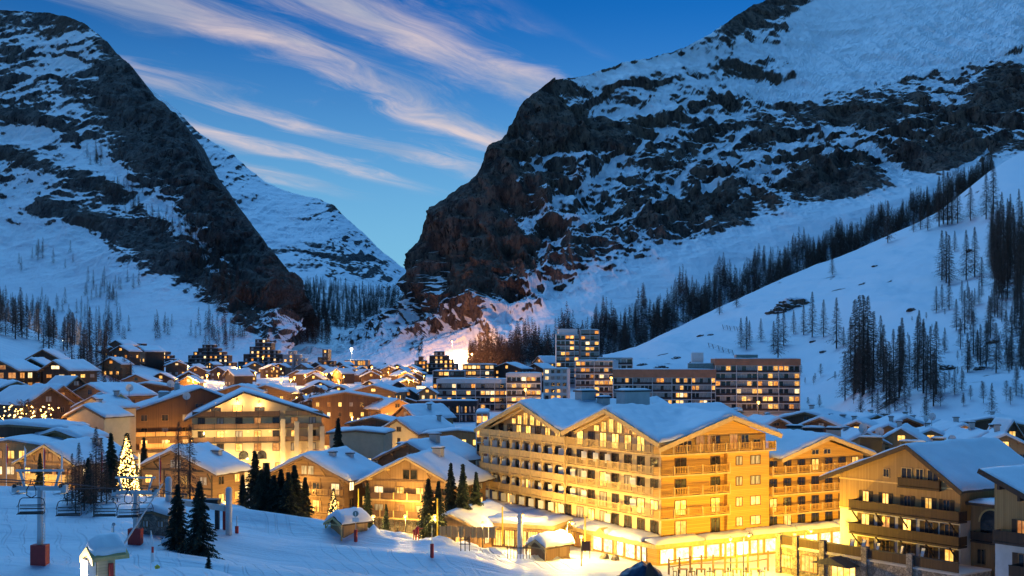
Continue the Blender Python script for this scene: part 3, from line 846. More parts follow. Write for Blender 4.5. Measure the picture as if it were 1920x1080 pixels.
SIGNWHITE = plain('sign_white', (0.80, 0.80, 0.80), 0.5, 0.03, 1.0)
SIGNYEL = plain('sign_yellow', (0.80, 0.58, 0.03), 0.5, 0.05, 1.0)
BLACK = plain('black_paint', (0.015, 0.015, 0.017), 0.5, 0.1, 1.0)
SCREENM = plain('white_screen', (0.74, 0.76, 0.76), 0.6, 0.04, 1.0)
DISH = plain('dish_white', (0.60, 0.62, 0.64), 0.5, 0.06, 1.0)
m, b, p = new_mat('dark_glass')
co = obco(b); n = b.noise(co, 0.8, 3, 0.5)
b.put(p.inputs['Base Color'], b.mix(b.smooth(n, .35, .65), (0.012, 0.013, 0.016), (0.05, 0.05, 0.055)))
p.inputs['Roughness'].default_value = 0.12; p.inputs['Specular IOR Level'].default_value = 0.6
GLASS = m
m, b, p = new_mat('curtained_glass')
co = obco(b); x, y, z = b.sep(co)
n = b.noise(b.xyz(b.m('MULTIPLY', x, 7.0), y, b.m('MULTIPLY', z, .6)), 1.0, 2, 0.5)
b.put(p.inputs['Base Color'], b.mix(b.smooth(n, .35, .65), (0.20, 0.20, 0.20), (0.55, 0.53, 0.50)))
p.inputs['Roughness'].default_value = 0.2
CURT = m
m, b, p = new_mat('stone_wall')
co = obco(b)
vo = b.n('ShaderNodeTexVoronoi', feature='DISTANCE_TO_EDGE'); b.put(vo.inputs['Vector'], co); vo.inputs['Scale'].default_value = 2.6
vc = b.n('ShaderNodeTexVoronoi'); b.put(vc.inputs['Vector'], co); vc.inputs['Scale'].default_value = 2.6
g = b.mix(vc.outputs['Color'], (0.16, 0.14, 0.12), (0.38, 0.33, 0.28))
g2 = b.n('ShaderNodeSeparateColor'); b.put(g2.inputs[0], vc.outputs['Color'])
cc = b.mix(g2.outputs[0], (0.15, 0.135, 0.12), (0.36, 0.32, 0.27))
j = b.smooth(vo.outputs[0], 0.0, 0.06)
b.put(p.inputs['Base Color'], b.mix(j, (0.07, 0.06, 0.055), cc)); p.inputs['Roughness'].default_value = 0.9
bump(b, p, j, 0.8, 0.06)
STONE = m
LIT = glow('lit_window', (0.80, 0.30, 0.03), (1.0, 0.66, 0.18), 1.8)
LIT_FAR = glow('far_lit_window', (0.55, 0.16, 0.02), (1.0, 0.58, 0.15), 1.5, scale=1.1)
LIT_DIM = glow('dim_window', (0.40, 0.11, 0.02), (0.80, 0.36, 0.10), 0.8)
LIT_FAR2 = glow('amber_far_window', (0.30, 0.07, 0.01), (0.95, 0.38, 0.06), 1.1, scale=1.6)
LIT_PALE = glow('pale_lit_window', (0.75, 0.42, 0.14), (1.0, 0.80, 0.46), 1.5, scale=0.9)
SHOP = glow('shop_window', (1.0, 0.55, 0.12), (1.0, 0.86, 0.50), 2.6, scale=1.6, sampled=True, curtains=False)
LAMPM = lampmat('lamp_globe', (1.0, 0.50, 0.07), 6.0)
LAMPW = lampmat('white_lamp_globe', (1.0, 0.86, 0.62), 9.0)
WARM = (1.0, 0.60, 0.13)

def lamp_light(loc, power, color=WARM, radius=0.25, parent=None, far=None):
    l = bpy.data.lights.new('lamp_light', 'POINT'); l.energy = power; l.color = color; l.shadow_soft_size = radius
    o = bpy.data.objects.new('lamp_light', l); COL.objects.link(o); o.location = loc
    if parent: o.parent = parent
    return o

# ------------------------------------------------------------------ cached windows
_WC = {}
def _wmesh(key, fn):
    if key not in _WC: _WC[key] = fn()
    return _WC[key]
def window(parent, x, y, z, w, h, rot, pane, frame_m=None, kind='frame', name='window', div=2, shut=None):
    """x, z: centre of the sill line; rot 0 faces -y; frame stands proud of the wall, pane set back in it"""
    fm = frame_m or W_BEAM
    w, h = round(w, 2), round(h, 2)
    def mk():
        b = MB(); t = min(0.09, w * .09); d0, d1 = -0.09, 0.02
        b.box(-w/2, -w/2+t, d0, d1, 0, h).box(w/2-t, w/2, d0, d1, 0, h).box(-w/2+t, w/2-t, d0, d1, 0, t).box(-w/2+t, w/2-t, d0, d1, h-t, h)
        for k in range(1, div):
            q = -w/2 + w*k/div; b.box(q-t*.4, q+t*.4, d0+.012, d1, t, h-t)
        me = b.mesh('window'); me.materials.append(fm); return me
    def mkp():
        t = min(0.09, w * .09)
        me = MB().box(-w/2+t, w/2-t, -0.035, 0.012, t, h-t).mesh('pane'); me.materials.append(pane); return me
    def mks():
        sw = w * .46
        me = MB().box(-sw/2, sw/2, -0.07, -0.015, 0.0, h).mesh('shutter'); me.materials.append(shut); return me
    o = link(name, _wmesh((w, h, fm.name, div, 'f'), mk), parent, (x, y, z), rot)
    link('pane', _wmesh((w, h, pane.name, 'p'), mkp), o)
    if shut:
        for s in (-1, 1): link('shutter', _wmesh((w, h, shut.name, 's'), mks), o, (s * (w * .73 + .03), 0, 0))
    return o
def far_window(parent, x, y, z, w, h, rot, pane):
    """one pane in a far facade, standing 4 cm proud with its own thin sill"""
    w, h = round(w, 2), round(h, 2)
    def mk():
        me = MB().box(-w/2, w/2, -0.04, 0.05, 0, h).mesh('window'); me.materials.append(pane); return me
    return link('window', _wmesh((w, h, pane.name, 'fw'), mk), parent, (x, y, z), rot)

def pick(rg, p_lit, far=False):
    q = rg.random()
    if q < p_lit:
        k = rg.random()
        if far: return LIT_FAR if k < .55 else LIT_FAR2 if k < .85 else LIT_PALE
        return LIT if k < .6 else LIT_DIM if k < .85 else LIT_PALE
    return CURT if rg.random() < .5 else GLASS

# ------------------------------------------------------------------ facade frames (s along, o outwards, z up)
class Face:
    def __init__(s, kind, off=0.0): s.k, s.off = kind, off
    def box(s, mb, s0, s1, o0, o1, z0, z1):
        k, f = s.k, s.off
        if k == 'front': mb.box(s0, s1, f - o1, f - o0, z0, z1)
        elif k == 'left': mb.box(f - o1, f - o0, s0, s1, z0, z1)
        elif k == 'right': mb.box(f + o0, f + o1, s0, s1, z0, z1)
        return mb
    def pt(s, a, o, z):
        return (a, s.off - o, z) if s.k == 'front' else (s.off - o, a, z) if s.k == 'left' else (s.off + o, a, z)
    @property
    def rot(s): return {'front': 0.0, 'left': -math.pi/2, 'right': math.pi/2}[s.k]
    def win(s, parent, a, z, w, h, pane, **kw):
        x, y, zz = s.pt(a, 0.0, z); return window(parent, x, y, zz, w, h, s.rot, pane, **kw)
    def fwin(s, parent, a, z, w, h, pane):
        x, y, zz = s.pt(a, 0.0, z); return far_window(parent, x, y, zz, w, h, s.rot, pane)

def balcony(parent, fc, s0, s1, z, depth, rail_m, slab_m, rail_h=1.05, gap=False, posts=2.2, ends=True, fl=True):
    b = MB(); fc.box(b, s0, s1, 0.02, depth, z - 0.22, z)
    o = part('balcony', b, slab_m, parent)
    r = MB()
    n = max(1, int(round((s1 - s0) / posts))) if posts else 1
    if gap:   # open railing: bars between the posts
        fc.box(r, s0, s1, depth - .10, depth - .02, z + rail_h - .10, z + rail_h)
        fc.box(r, s0, s1, depth - .08, depth - .04, z + .12, z + .20)
        k = int((s1 - s0) / .28)
        for i in range(k):
            a = s0 + (i + .5) * (s1 - s0) / k
            fc.box(r, a - .055, a + .055, depth - .075, depth - .045, z + .20, z + rail_h - .10)
    else:
        fc.box(r, s0 + .02, s1 - .02, depth - .09, depth - .04, z + .08, z + rail_h - .08)
        fc.box(r, s0, s1, depth - .13, depth, z + rail_h - .08, z + rail_h)
    if ends:
        for a in (s0, s1 - .06): fc.box(r, a + .003, a + .057, 0.03, depth - .13, z + .08, z + rail_h - .05)
    part('railing', r, rail_m, o)
    if posts:
        def mk():
            me = MB().box(-.08, .08, -.085, .085, -.20, rail_h + .12).mesh('railing_post'); me.materials.append(slab_m); return me
        pm = _wmesh((round(rail_h, 2), slab_m.name, 'rp'), mk)
        for i in range(n + 1):
            a = s0 + (s1 - s0) * i / n; a = min(max(a, s0 + .08), s1 - .08)
            link('railing_post', pm, o, fc.pt(a, depth - .065, z), 0.0)
    return o

def snow_sheet(fn, x0, x1, y0, y1, th, seed, nx=18, ny=18, rim=0.10, rnd=0.55):
    """a snow cover lying on the surface z = fn(x, y): rounded rim, uneven thickness"""
    xs = np.linspace(x0, x1, nx); ys = np.linspace(y0, y1, ny)
    X, Y = np.meshgrid(xs, ys)
    d = np.minimum(np.minimum(X - x0, x1 - X), np.minimum(Y - y0, y1 - Y))
    n = fbm(np.stack([X * .35 + seed, Y * .35, X * 0 + seed * 1.7], -1), 3, .5, seed)
    n2 = fbm(np.stack([X * 1.3 + seed, Y * 1.3, X * 0 + seed], -1), 2, .5, seed + 5)
    t = th * (0.35 + 0.65 * np.sqrt(np.clip(d / rnd, 0, 1))) * np.clip(1 + 0.55 * n + .22 * n2, .12, 2)
    Z = fn(X, Y) + t
    # uneven, slumping edge
    ew = fbm(np.stack([X * .9 + 3, Y * .9, X * 0 + seed], -1), 2, .5, seed + 11)
    er = np.clip(1 - d / .05, 0, 1) * np.minimum(.22, th * .45)
    X = X + np.where(X <= x0 + 1e-6, -1.0, np.where(X >= x1 - 1e-6, 1.0, 0)) * er * ew
    Y = Y + np.where(Y <= y0 + 1e-6, -1.0, np.where(Y >= y1 - 1e-6, 1.0, 0)) * er * ew
    inner = np.stack([X, Y, Z], -1)
    # rim ring hangs to the deck
    full = np.pad(inner, [(1, 1), (1, 1), (0, 0)], mode='edge')
    fx = np.pad(X, 1, mode='edge'); fy = np.pad(Y, 1, mode='edge')
    hang = 0.06 * (1 + np.sin(fx * 1.7 + fy * 2.3 + seed))
    fx[:, 0] += rim * .2; fx[:, -1] -= rim * .2; fy[0] += rim * .2; fy[-1] -= rim * .2
    zz = fn(np.clip(fx, x0, x1), np.clip(fy, y0, y1)) + .004
    full[0], full[-1] = np.stack([fx[0], fy[0], zz[0] - hang[0] * 0], -1), np.stack([fx[-1], fy[-1], zz[-1]], -1)
    full[:, 0], full[:, -1] = np.stack([fx[:, 0], fy[:, 0], zz[:, 0]], -1), np.stack([fx[:, -1], fy[:, -1], zz[:, -1]], -1)
    return grid_mesh('roof_snow', full)

def chimney(parent, x, y, z0, z1, w, d, m_=None, cap=True, name='chimney'):
    o = part(name, MB().box(x-w/2, x+w/2, y-d/2, y+d/2, z0, z1), m_ or CONC, parent)
    if cap:
        b = MB().box(x-w/2-.14, x+w/2+.14, y-d/2-.14, y+d/2+.14, z1+.28, z1+.40)
        for sx in (-1, 1):
            for sy in (-1, 1): b.box(x+sx*(w/2-.08)-.05, x+sx*(w/2-.08)+.05, y+sy*(d/2-.08)-.05, y+sy*(d/2-.08)+.05, z1, z1+.28)
        c = part('chimney_cap', b, DARKM, o) if parent.parent is None else None
    return o

def gable_house(name, label, cat, loc, rotz, W, L, he, rise, wall_m=W_LARCH, roof_m=DECK, ov=1.1, of=1.0, snow=.45, seed=1,
                floors=None, bays=3, p_lit=.5, balc=(), rail_m=W_BROWN, trim_m=W_BEAM, base_m=None, base_h=0.0, side='right', side_win=True,
                chims=(), far=False, group=None, purlin=True, win=(1.0, 1.3), shut=None, gable_win=True, frame_m=None, ridge_off=0.0, dish=False, gapped=False, frame=None):
    """gable front on y=0 facing -y, ridge running back along +y"""
    rg = random.Random(seed)
    t = thing(name, label, cat, loc, rotz, group)
    xr = ridge_off
    zr = he + rise
    sl, sr = rise / (W/2 + xr), rise / (W/2 - xr)
    dn = 6.0                                                          # walls reach down into the ground
    wb = MB().prism([(-W/2, base_h if base_m else -dn), (W/2, base_h if base_m else -dn), (W/2, he), (xr, zr), (-W/2, he)], 0, L)
    part('wall', wb, wall_m, t)
    if base_m:
        part('base_wall', MB().box(-W/2 - .06, W/2 + .06, -.06, L + .06, -dn, base_h), base_m, t)
    ex0, ex1 = -W/2 - ov, W/2 + ov
    z0, z1 = he - ov * sl, he - ov * sr
    th = 0.20
    dk = MB().prism([(ex0, z0 + .02), (xr, zr + .02), (ex1, z1 + .02), (ex1, z1 + th), (xr, zr + th), (ex0, z0 + th)], -of, L + .6)
    roof = part('roof', dk, roof_m, t)
    def rf(X, Y): return np.where(X < xr, zr + (X - xr) * sl, zr - (X - xr) * sr) + th
    part('roof_snow', snow_sheet(rf, ex0 + .02, ex1 - .02, -of + .03, L + .55, snow, seed, 21, 15), SNOW, roof)
    # barge boards
    if not far:
        bb = MB()
        bb.prism([(ex0 - .05, z0 - .16), (xr, zr - .18), (xr, zr + .16), (ex0 - .05, z0 + .14)], -of - .10, -of - .003)
        bb.prism([(xr, zr - .18), (ex1 + .05, z1 - .16), (ex1 + .05, z1 + .14), (xr, zr + .16)], -of - .11, -of - .003)
        part('barge_board', bb, trim_m, t)
    if frame:
        # tie beam, posts and eave braces on the gable front
        for zz in (he - .1, he - 2.9):
            if zz > 1.0: part('tie_beam', MB().box(-W/2 - .02, W/2 + .02, -.13, -.004, zz - .13, zz + .13), frame, t)
        for q in (-.98, -.33, .33, .98):
            x = q * W/2; zt = he - .24
            part('timber_post', MB().box(x - .11, x + .11, -.11, -.003, max(base_h, he - 5.6), zt), frame, t)
        for s_ in (-1, 1):
            part('eave_brace', MB().bar((s_ * (W/2 - .1), -.12, he - 1.9), (s_ * (W/2 - .1), -of + .15, he - .35), .16), frame, t)
            part('eave_brace', MB().bar((s_ * W * .24, -.12, he + rise * .5 - 1.4), (s_ * W * .24, -of + .15, he + rise * .5 - .25), .16), frame, t)
        part('king_post', MB().box(xr - .10, xr + .10, -.12, -.003, he + .04, zr - .3), frame, t)
    if purlin:
        pb = MB()
        for q in (-.92, -.5, 0, .5, .92):
            x = q * W/2; zz = (zr + (x - xr) * sl if x < xr else zr - (x - xr) * sr) - .16
            pb.box(x - .11, x + .11, -of + .02, 0.0, zz - .14, zz + .13)
        part('purlin', pb, trim_m, t)
    fr = Face('front'); sd = Face('right', W/2) if side == 'right' else Face('left', -W/2)
    fls = floors if floors is not None else [1.0 + 2.8 * k for k in range(max(1, int((he - .2) / 2.8)))]
    ww, wh = win
    for k, z in enumerate(fls):
        nb = bays if not hasattr(bays, '__len__') else bays[min(k, len(bays) - 1)]
        for i in range(nb):
            x = -W/2 + W * (i + .5) / nb
            h2 = wh if k not in balc else max(wh, 1.9)
            zz = z if k not in balc else z - .55
            if far: fr.fwin(t, x, zz, ww, wh, pick(rg, p_lit, True))
            else: fr.win(t, x, zz, ww, h2, pick(rg, p_lit), shut=shut, frame_m=frame_m)
        if side_win:
            ns = max(2, int(L / 4))
            for i in range(ns):
                y = L * (i + .5) / ns
                if far: sd.fwin(t, y, z, ww, wh, pick(rg, p_lit * .8, True))
                else: sd.win(t, y, z, ww, wh, pick(rg, p_lit * .8), frame_m=frame_m)
        if k in balc:
            balcony(t, fr, -W/2 + .2, W/2 - .2, z - .6, 1.15, rail_m, trim_m, gap=gapped)
    if gable_win and rise > 1.6:
        z = he + .15
        if far: fr.fwin(t, xr, z, ww * 1.1, min(wh, rise * .5), pick(rg, p_lit, True))
        else: fr.win(t, xr, z, ww * 1.5, min(wh, rise * .5), pick(rg, p_lit), frame_m=frame_m)
    for (cx, cy, cw, cd, chh) in chims:
        zb = float(rf(np.array([cx]), np.array([cy]))[0])
        chimney(roof, cx, cy, zb - .4, zb + chh, cw, cd)
        part('chimney_cap', MB().box(cx-cw/2-.16, cx+cw/2+.16, cy-cd/2-.16, cy+cd/2+.16, zb+chh+.003, zb+chh+.14), DARKM, roof)
        part('chimney_snow', snow_sheet(lambda X, Y: X*0 + zb+chh+.14, cx-cw/2-.14, cx+cw/2+.14, cy-cd/2-.14, cy+cd/2+.14, .3, seed+3, 7, 7), SNOW, roof)
    return t

def house_at(name, label, apex, D, W, L, rise, rot=0.0, cat='house', **kw):
    """gable house whose roof peak stands where the photo shows it at distance D"""
    a = P(apex[0], apex[1], D)
    g = gz(a.x, a.y)
    he = a.z - .25 - rise - g
    fl = kw.pop('drop', 0.0)
    if kw.get('floors') and not kw.pop('keep', False):
        n_ = len(kw['floors']); top = max(he + fl, 2.2)
        kw['floors'] = [z for z in sorted(top - 2.35 - 2.8 * k for k in range(n_)) if z > -.8]
    return gable_house(name, label, cat, (a.x, a.y, g - fl), R(rot), W, L, max(he + fl, 2.2), rise, **kw)

def block(name, label, px0, px1, ytop, D, depth, rotz=0.0, floors=6, fh=2.8, bays=10, wall_m=WHITE, band_m=TAUPE, top_m=None, top_h=0.0, p_lit=.35, seed=1,
          snow=.35, div_m=None, cat='apartment block', group=None, balc_d=1.3, side=None, rail_h=.95, win_w=.78, pent=()):
    """flat-roofed apartment block: slab edges, balcony bands, one window per bay and storey"""
    rg = random.Random(seed)
    a, b2 = P(px0, ytop, D), P(px1, ytop, D)
    if rotz:
        # far end moves away along the turned facade
        ux, uy = math.cos(rotz), math.sin(rotz)
        k1 = (px1 - 960) / F
        s = (k1 * a.y - a.x) / (ux - k1 * uy); W = s
    else: W = b2.x - a.x
    zt = a.z; H = floors * fh + top_h
    t = thing(name, label, cat, (a.x, a.y, zt - H), rotz, group)
    part('wall', MB().box(0, W, 0, depth, -14, H), wall_m, t)
    fc = Face('front')
    bw = W / bays
    zf = lambda k: k * fh
    for k in range(floors):
        z = zf(k)
        bl = MB(); fc.box(bl, -.05, W + .05, 0.01, balc_d, z - .12, z + .10)
        o = part('balcony', bl, WHITE, t)
        r = MB(); fc.box(r, 0.02, W - .02, balc_d - .12, balc_d - .02, z + .10, z + rail_h)
        part('railing', r, band_m, o)
        for i in range(bays):
            fc.fwin(t, bw * (i + .5), z + .14, bw * win_w, fh - .55, pick(rg, p_lit, True))
    dv = MB()
    step = max(1, int(round(bays / max(2, W / 7.5))))
    for i in range(0, bays + 1, step):
        fc.box(dv, bw * i - .10, bw * i + .10, 0.012, balc_d + .04, -.1, H - top_h)
    part('partition', dv, div_m or WHITE, t)
    if top_h:
        tb = MB(); tb.box(-.25, W + .25, -balc_d - .15, depth + .1, H - top_h, H + .05)
        part('parapet', tb, top_m or RUST, t)
    else:
        part('parapet', MB().box(-.15, W + .15, -balc_d - .1, depth + .1, H, H + .22), CONC if wall_m is not CONC else WHITE, t)
    zz = H + (.05 if top_h else .22)
    rf = part('roof_snow', snow_sheet(lambda X, Y: X * 0 + zz + .004, -.1, W + .1, -balc_d, depth, snow, seed, 14, 8), SNOW, t)
    if side:
        sf = Face('left', 0.0) if side == 'left' else Face('right', W)
        ns = max(2, int(depth / 4.5))
        for k in range(floors):
            for i in range(ns): sf.fwin(t, depth * (i + .5) / ns, zf(k) + .8, 1.3, 1.3, pick(rg, p_lit, True))
    for (u0, u1, v0, v1, ph, pm) in pent:
        part('roof_house', MB().box(W*u0, W*u1, depth*v0, depth*v1, H, H + ph), pm, t)
        part('roof_snow', snow_sheet(lambda X, Y: X * 0 + H + ph + .004, W*u0-.1, W*u1+.1, depth*v0-.1, depth*v1+.1, .25, seed, 6, 6), SNOW, t)
    return t

# ------------------------------------------------------------------ the big lit hotel in the middle
def prism_x(mb, poly, x0, x1):
    """poly: (y,z) outline swept along x"""
    n, k = len(mb.v), len(poly)
    mb.v += [(x0, y, z) for y, z in poly] + [(x1, y, z) for y, z in poly]
    mb.f.append(tuple(range(n, n+k))); mb.f.append(tuple(range(n+2*k-1, n+k-1, -1)))
    for i in range(k):
        j = (i+1) % k; mb.f.append((n+j, n+i, n+k+i, n+k+j))
    return mb

def build_hotel():
    rg = random.Random(11)
    c = Vector((19.98, 157.0, 0.0))
    T = thing('hotel', 'large floodlit timber hotel with snowy gables and rows of balconies in the centre', 'hotel', c, R(30.8))
    LFc, RFc = Face('left', 0.0), Face('front', 0.0)
    X1, Y1, EAV = 18.6, 46.8, 16.4
    part('wall', MB().box(0, X1, 0, Y1, -4, EAV).box(X1, 25.5, 14, Y1, -4, EAV - .01), CREAM, T)
    # timber cladding of the street face
    part('cladding', MB().box(-.03, X1, -.06, 0.0, 3.2, EAV).prism([(1.0, EAV), (X1, EAV), (X1, 16.7), (11, 19.1), (1.0, 16.2)], -.06, .25), W_YEL, T)
    part('bay_wall', MB().box(10.9, X1 + .02, -.75, -.06, 3.2, 14.3), W_YEL, T)
    # gable walls of the long side
    g = MB()
    prism_x(g, [(0, EAV), (20.8, EAV), (20.8, 16.6), (10.4, 19.9), (0, 16.6)], 0, .3)
    prism_x(g, [(21.6, EAV), (45.6, EAV), (45.6, 16.6), (33.7, 20.0), (21.6, 16.6)], 0, .3)
    part('gable_wall', g, W_HONEY, T)
    # floors
    FL = [6.0, 8.87, 11.7, 14.5]
    scr = MB().box(-.5, .5, -.03, .03, 0, 1.25).mesh('screen'); scr.materials.append(SCREENM)
    for k, z in enumerate(FL):
        balcony(T, LFc, 0.0, 20.8, z, 1.45, W_TRIM, W_TRIM, gap=True, posts=2.6, rail_h=1.15)
        balcony(T, LFc, 21.0, Y1, z + .12, 1.7, W_TRIM, W_TRIM, gap=False, posts=3.2, rail_h=1.05)
    # windows of the long side
    for k, z in enumerate([3.25] + FL):
        n = 7
        for i in range(n):
            a = 20.8 * (i + .5) / n
            lit = (k == 4 and .3 < rg.random()) or (k == 1 and i < 2) or rg.random() < .06
            LFc.win(T, a, z + .05, 1.75, 2.15, LIT if lit else (GLASS if rg.random() < .6 else CURT), frame_m=W_BROWN)
            if k < 4 and rg.random() < .55:
                x, y, zz = LFc.pt(a + 1.15, .55, z + .75)
                link('screen', scr, T, (x, y, zz), -math.pi/2 + .25)
        n = 9
        for i in range(n):
            a = 21.0 + 25.8 * (i + .5) / n
            LFc.win(T, a, z + .15, 1.6, 2.05, LIT if rg.random() < (.5 if k == 4 else .05) else GLASS, frame_m=W_BROWN)
            if k < 4:
                x, y, zz = LFc.pt(a + .95, .7, z + .85)
                link('screen', scr, T, (x, y, zz), -math.pi/2 + .35)
    # posts with braces between the balconies of the far half
    for i in range(9):
        pb = MB()
        a = 21.2 + 25.2 * i / 8
        LFc.box(pb, a - .11, a + .11, 1.36, 1.58, 6.12, 14.6)
        for z in FL[1:]:
            for s in (-1, 1):
                pb.bar(LFc.pt(a, 1.47, z - 1.0), LFc.pt(a + s * .75, 1.47, z - .12), .12)
        part('post', pb, W_TRIM, T)
    # attic glazing under the long-side gables
    for yc in (10.4, 33.7):
        for dy, hh in ((-4.6, .95), (-2.8, 1.5), (-1.0, 2.0), (1.0, 2.0), (2.8, 1.5), (4.6, .95)):
            x, y, zz = LFc.pt(yc + dy, 0, 16.75); window(T, x - .02, y, zz, 1.3, hh, -math.pi/2, LIT if rg.random() < .6 else LIT_DIM, frame_m=W_TRIM)
    # street face
    for k, z in enumerate([3.25] + FL):
        if k:
            if z > 14: balcony(T, RFc, -1.4, X1 + .6, z, 1.55, W_YEL, W_TRIM, gap=True, posts=2.3, rail_h=1.15)
            else: balcony(T, RFc, -1.4, 10.85, z, 1.45, W_YEL, W_TRIM, gap=True, posts=2.3, rail_h=1.1)
        lit = k in (0, 1)
        for a, w in ((3.2, 2.0), (9.3, 1.7)):
            window(T, a, -.06, z + .05, w, 2.1, 0, LIT if lit and rg.random() < .9 else GLASS, frame_m=W_BROWN)
        if k < 4:
            for a, w in ((13.0, 1.2), (16.0, 1.9)):
                window(T, a, -.75, z + .75, w, 1.3, 0, LIT if lit else CURT, frame_m=W_BROWN)
    for a, w, hh in ((4.4, 1.5, 1.2), (6.6, 1.5, 1.8), (8.6, 1.5, 1.8), (12.6, 1.5, 1.8), (14.7, 1.5, 1.7), (16.9, 1.4, 1.0)):
        window(T, a, -.06, 14.6, w, hh + .35, 0, LIT_DIM if rg.random() < .35 else GLASS, frame_m=W_TRIM)
    # roof: three meeting gables
    def rz(X, Y):
        a = 20.15 - .335 * np.abs(Y - 10.4); b_ = 20.3 - .33 * np.abs(Y - 33.7); c_ = np.where(Y < 22, 19.4 - .31 * np.abs(X - 11), 0)
        k = .35
        e = k * np.log(np.exp(a / k - 50) + np.exp(b_ / k - 50) + np.exp(c_ / k - 50)) + 50 * k
        return e
    for nm, x0, x1, y0, y1 in (('roof', -1.75, 20.0, -1.75, 48.3), ('roof', 20.0, 26.3, 13.0, 48.3)):
        r = part('roof', snow_sheet(lambda X, Y: rz(X, Y) - .32, x0, x1, y0, y1, .28, 5, 40, 70, rim=.02, rnd=.01), DECK_L, T)
        part('roof_snow', snow_sheet(rz, x0 + .05, x1 - .05, y0 + .05, y1 - .05, .62, 8, 60, 110, rnd=.8), SNOW, r)
    bb = MB()
    for yc, za, y0, y1 in ((10.4, 20.1, -1.75, 21.6), (33.7, 20.25, 22.2, 48.3)):
        for ye in (y0, y1):
            ze = za - .335 * abs(ye - yc)
            bb.bar((-1.84, ye, ze - .22), (-1.84, yc, za - .22), .16, .62)
            bb.bar((-1.0, ye + (yc - ye) * .2, ze + (za - ze) * .2 - .75), (-1.0, yc, za - .75), .2, .3)
    for xe in (-1.75, 20.0):
        bb.bar((xe, -1.84, 19.35 - .31 * abs(xe - 11) - .22), (11, -1.84, 19.13), .16, .62)
    part('barge_board', bb, W_TRIM, T)
    # chimneys and roof plant
    for (x, y, w, d, z0, z1) in ((15.8, 27.5, 4.9, 2.4, 15.5, 22.0), (11, 34, 2.8, 2.0, 17.5, 21.9), (12.6, 31.2, 1.5, 1.5, 17.5, 20.9), (11, 14.2, 3.0, 1.7, 16, 19.9), (16.3, 13.5, 3.4, 1.7, 15, 20.0), (19, 31, 1.6, 1.4, 16, 21.2), (21, 19, 2.4, 1.6, 15, 19.6)):
        part('chimney', MB().box(x-w/2, x+w/2, y-d/2, y+d/2, z0, z1), CONC, T)
        part('chimney_cap', MB().box(x-w/2-.25, x+w/2+.25, y-d/2-.25, y+d/2+.25, z1+.003, z1+.22), DARKM, T)
        part('chimney_snow', snow_sheet(lambda X, Y: X*0 + z1 + .224, x-w/2-.2, x+w/2+.2, y-d/2-.2, y+d/2+.2, .28, 4, 8, 8), SNOW, T)
    # ground floor: canopy and shop fronts on both streets
    cz = 2.95
    part('canopy', MB().box(-3.3, 0.0, 0.0, 46.5, cz - .55, cz).box(-3.3, 39.0, -3.0, -.0, cz - .56, cz - .002), W_TRIM, T)
    for i in range(6):
        y0 = 0.1 + i * 7.75
        part('canopy_snow', snow_sheet(lambda X, Y: cz + .004 + .16 * (X + 3.3), -3.32, -.05, y0, y0 + 7.6, .55, 20 + i, 10, 18), SNOW, T)
    for i in range(5):
        x0 = -3.3 + i * 8.45
        part('canopy_snow', snow_sheet(lambda X, Y: cz + .004 + .14 * (Y + 3.0), x0, x0 + 8.3, -3.05, -.8, .50, 30 + i, 18, 8), SNOW, T)
    for yc in (9.5, 17.3, 25):
        part('canopy_gable', prism_x(MB(), [(yc - 1.3, cz - .1), (yc + 1.3, cz - .1), (yc, cz + .75)], -3.42, -1.0), W_TRIM, T)
    part('shop_wall', MB().box(-2.5, -.02, .02, 46.0, -3, cz - .56).box(-2.5, 38.8, -2.3, .01, -3, cz - .56), W_YEL, T)
    sf, sr = Face('left', -2.5), Face('front', -2.3)
    for i in range(5):
        a = 1.0 + i * 2.55
        o = window(T, *sf.pt(a, 0, .25), 2.2, 2.0, -math.pi/2, SHOP, frame_m=W_BEAM, name='shop_window', div=1)
    for i in range(11):
        a = 15.4 + i * 2.75
        window(T, *sf.pt(a, 0, .1), 2.1, 2.1, -math.pi/2, LIT if i % 3 else LIT_DIM, frame_m=W_BROWN, name='lattice_door', div=6)
    for i in range(15):
        a = -.9 + i * 2.62
        window(T, *sr.pt(a, 0, .25), 2.3, 1.95, 0, SHOP, frame_m=W_TRIM, name='shop_window', div=1)
    pm = MB().box(-.12, .12, -.12, .12, -3, cz - .56).mesh('canopy_post'); pm.materials.append(W_TRIM)
    for i in range(9): link('canopy_post', pm, T, (-3.05, .45 + i * 5.7, 0))
    for i in range(1, 8): link('canopy_post', pm, T, (-3.05 + i * 5.9, -2.82, 0))

    # side wing further along the street
    Wg = thing('hotel_wing', 'lower golden hotel wing with one snowy gable right of the main hotel', 'hotel', c + Vector((0, 0, 0)), R(30.8))
    x0, x1, ev = 18.75, 38.6, 12.6
    part('wall', MB().box(x0, x1, .3, 16, -4, ev).prism([(x0 + 1, ev), (x1, ev), (x1, 12.9), (29.8, 15.6), (x0 + 1, 13.0)], .3, .6), W_YEL, Wg)
    fc = Face('front', .3)
    for k, z in enumerate((5.2, 8.0, 10.85)):
        balcony(Wg, fc, x0 + .05, x1 - .3, z, 1.6, W_YEL, W_TRIM, gap=True, posts=2.5, rail_h=1.1)
        balcony(Wg, Face('right', x1), 1.0, 15.0, z, 1.4, W_YEL, W_TRIM, gap=True, posts=2.5, rail_h=1.1)
    for k, z in enumerate((2.9, 5.2, 8.0, 10.85)):
        for i in range(7):
            a = x0 + 1.6 + 2.75 * i
            h_ = 1.95 if k == 0 else 2.05
            fc.win(Wg, a, z + .05, 1.5, h_ if k < 3 else 1.75, LIT if rg.random() < (.12 if k < 3 else .5) else GLASS, frame_m=W_BROWN)
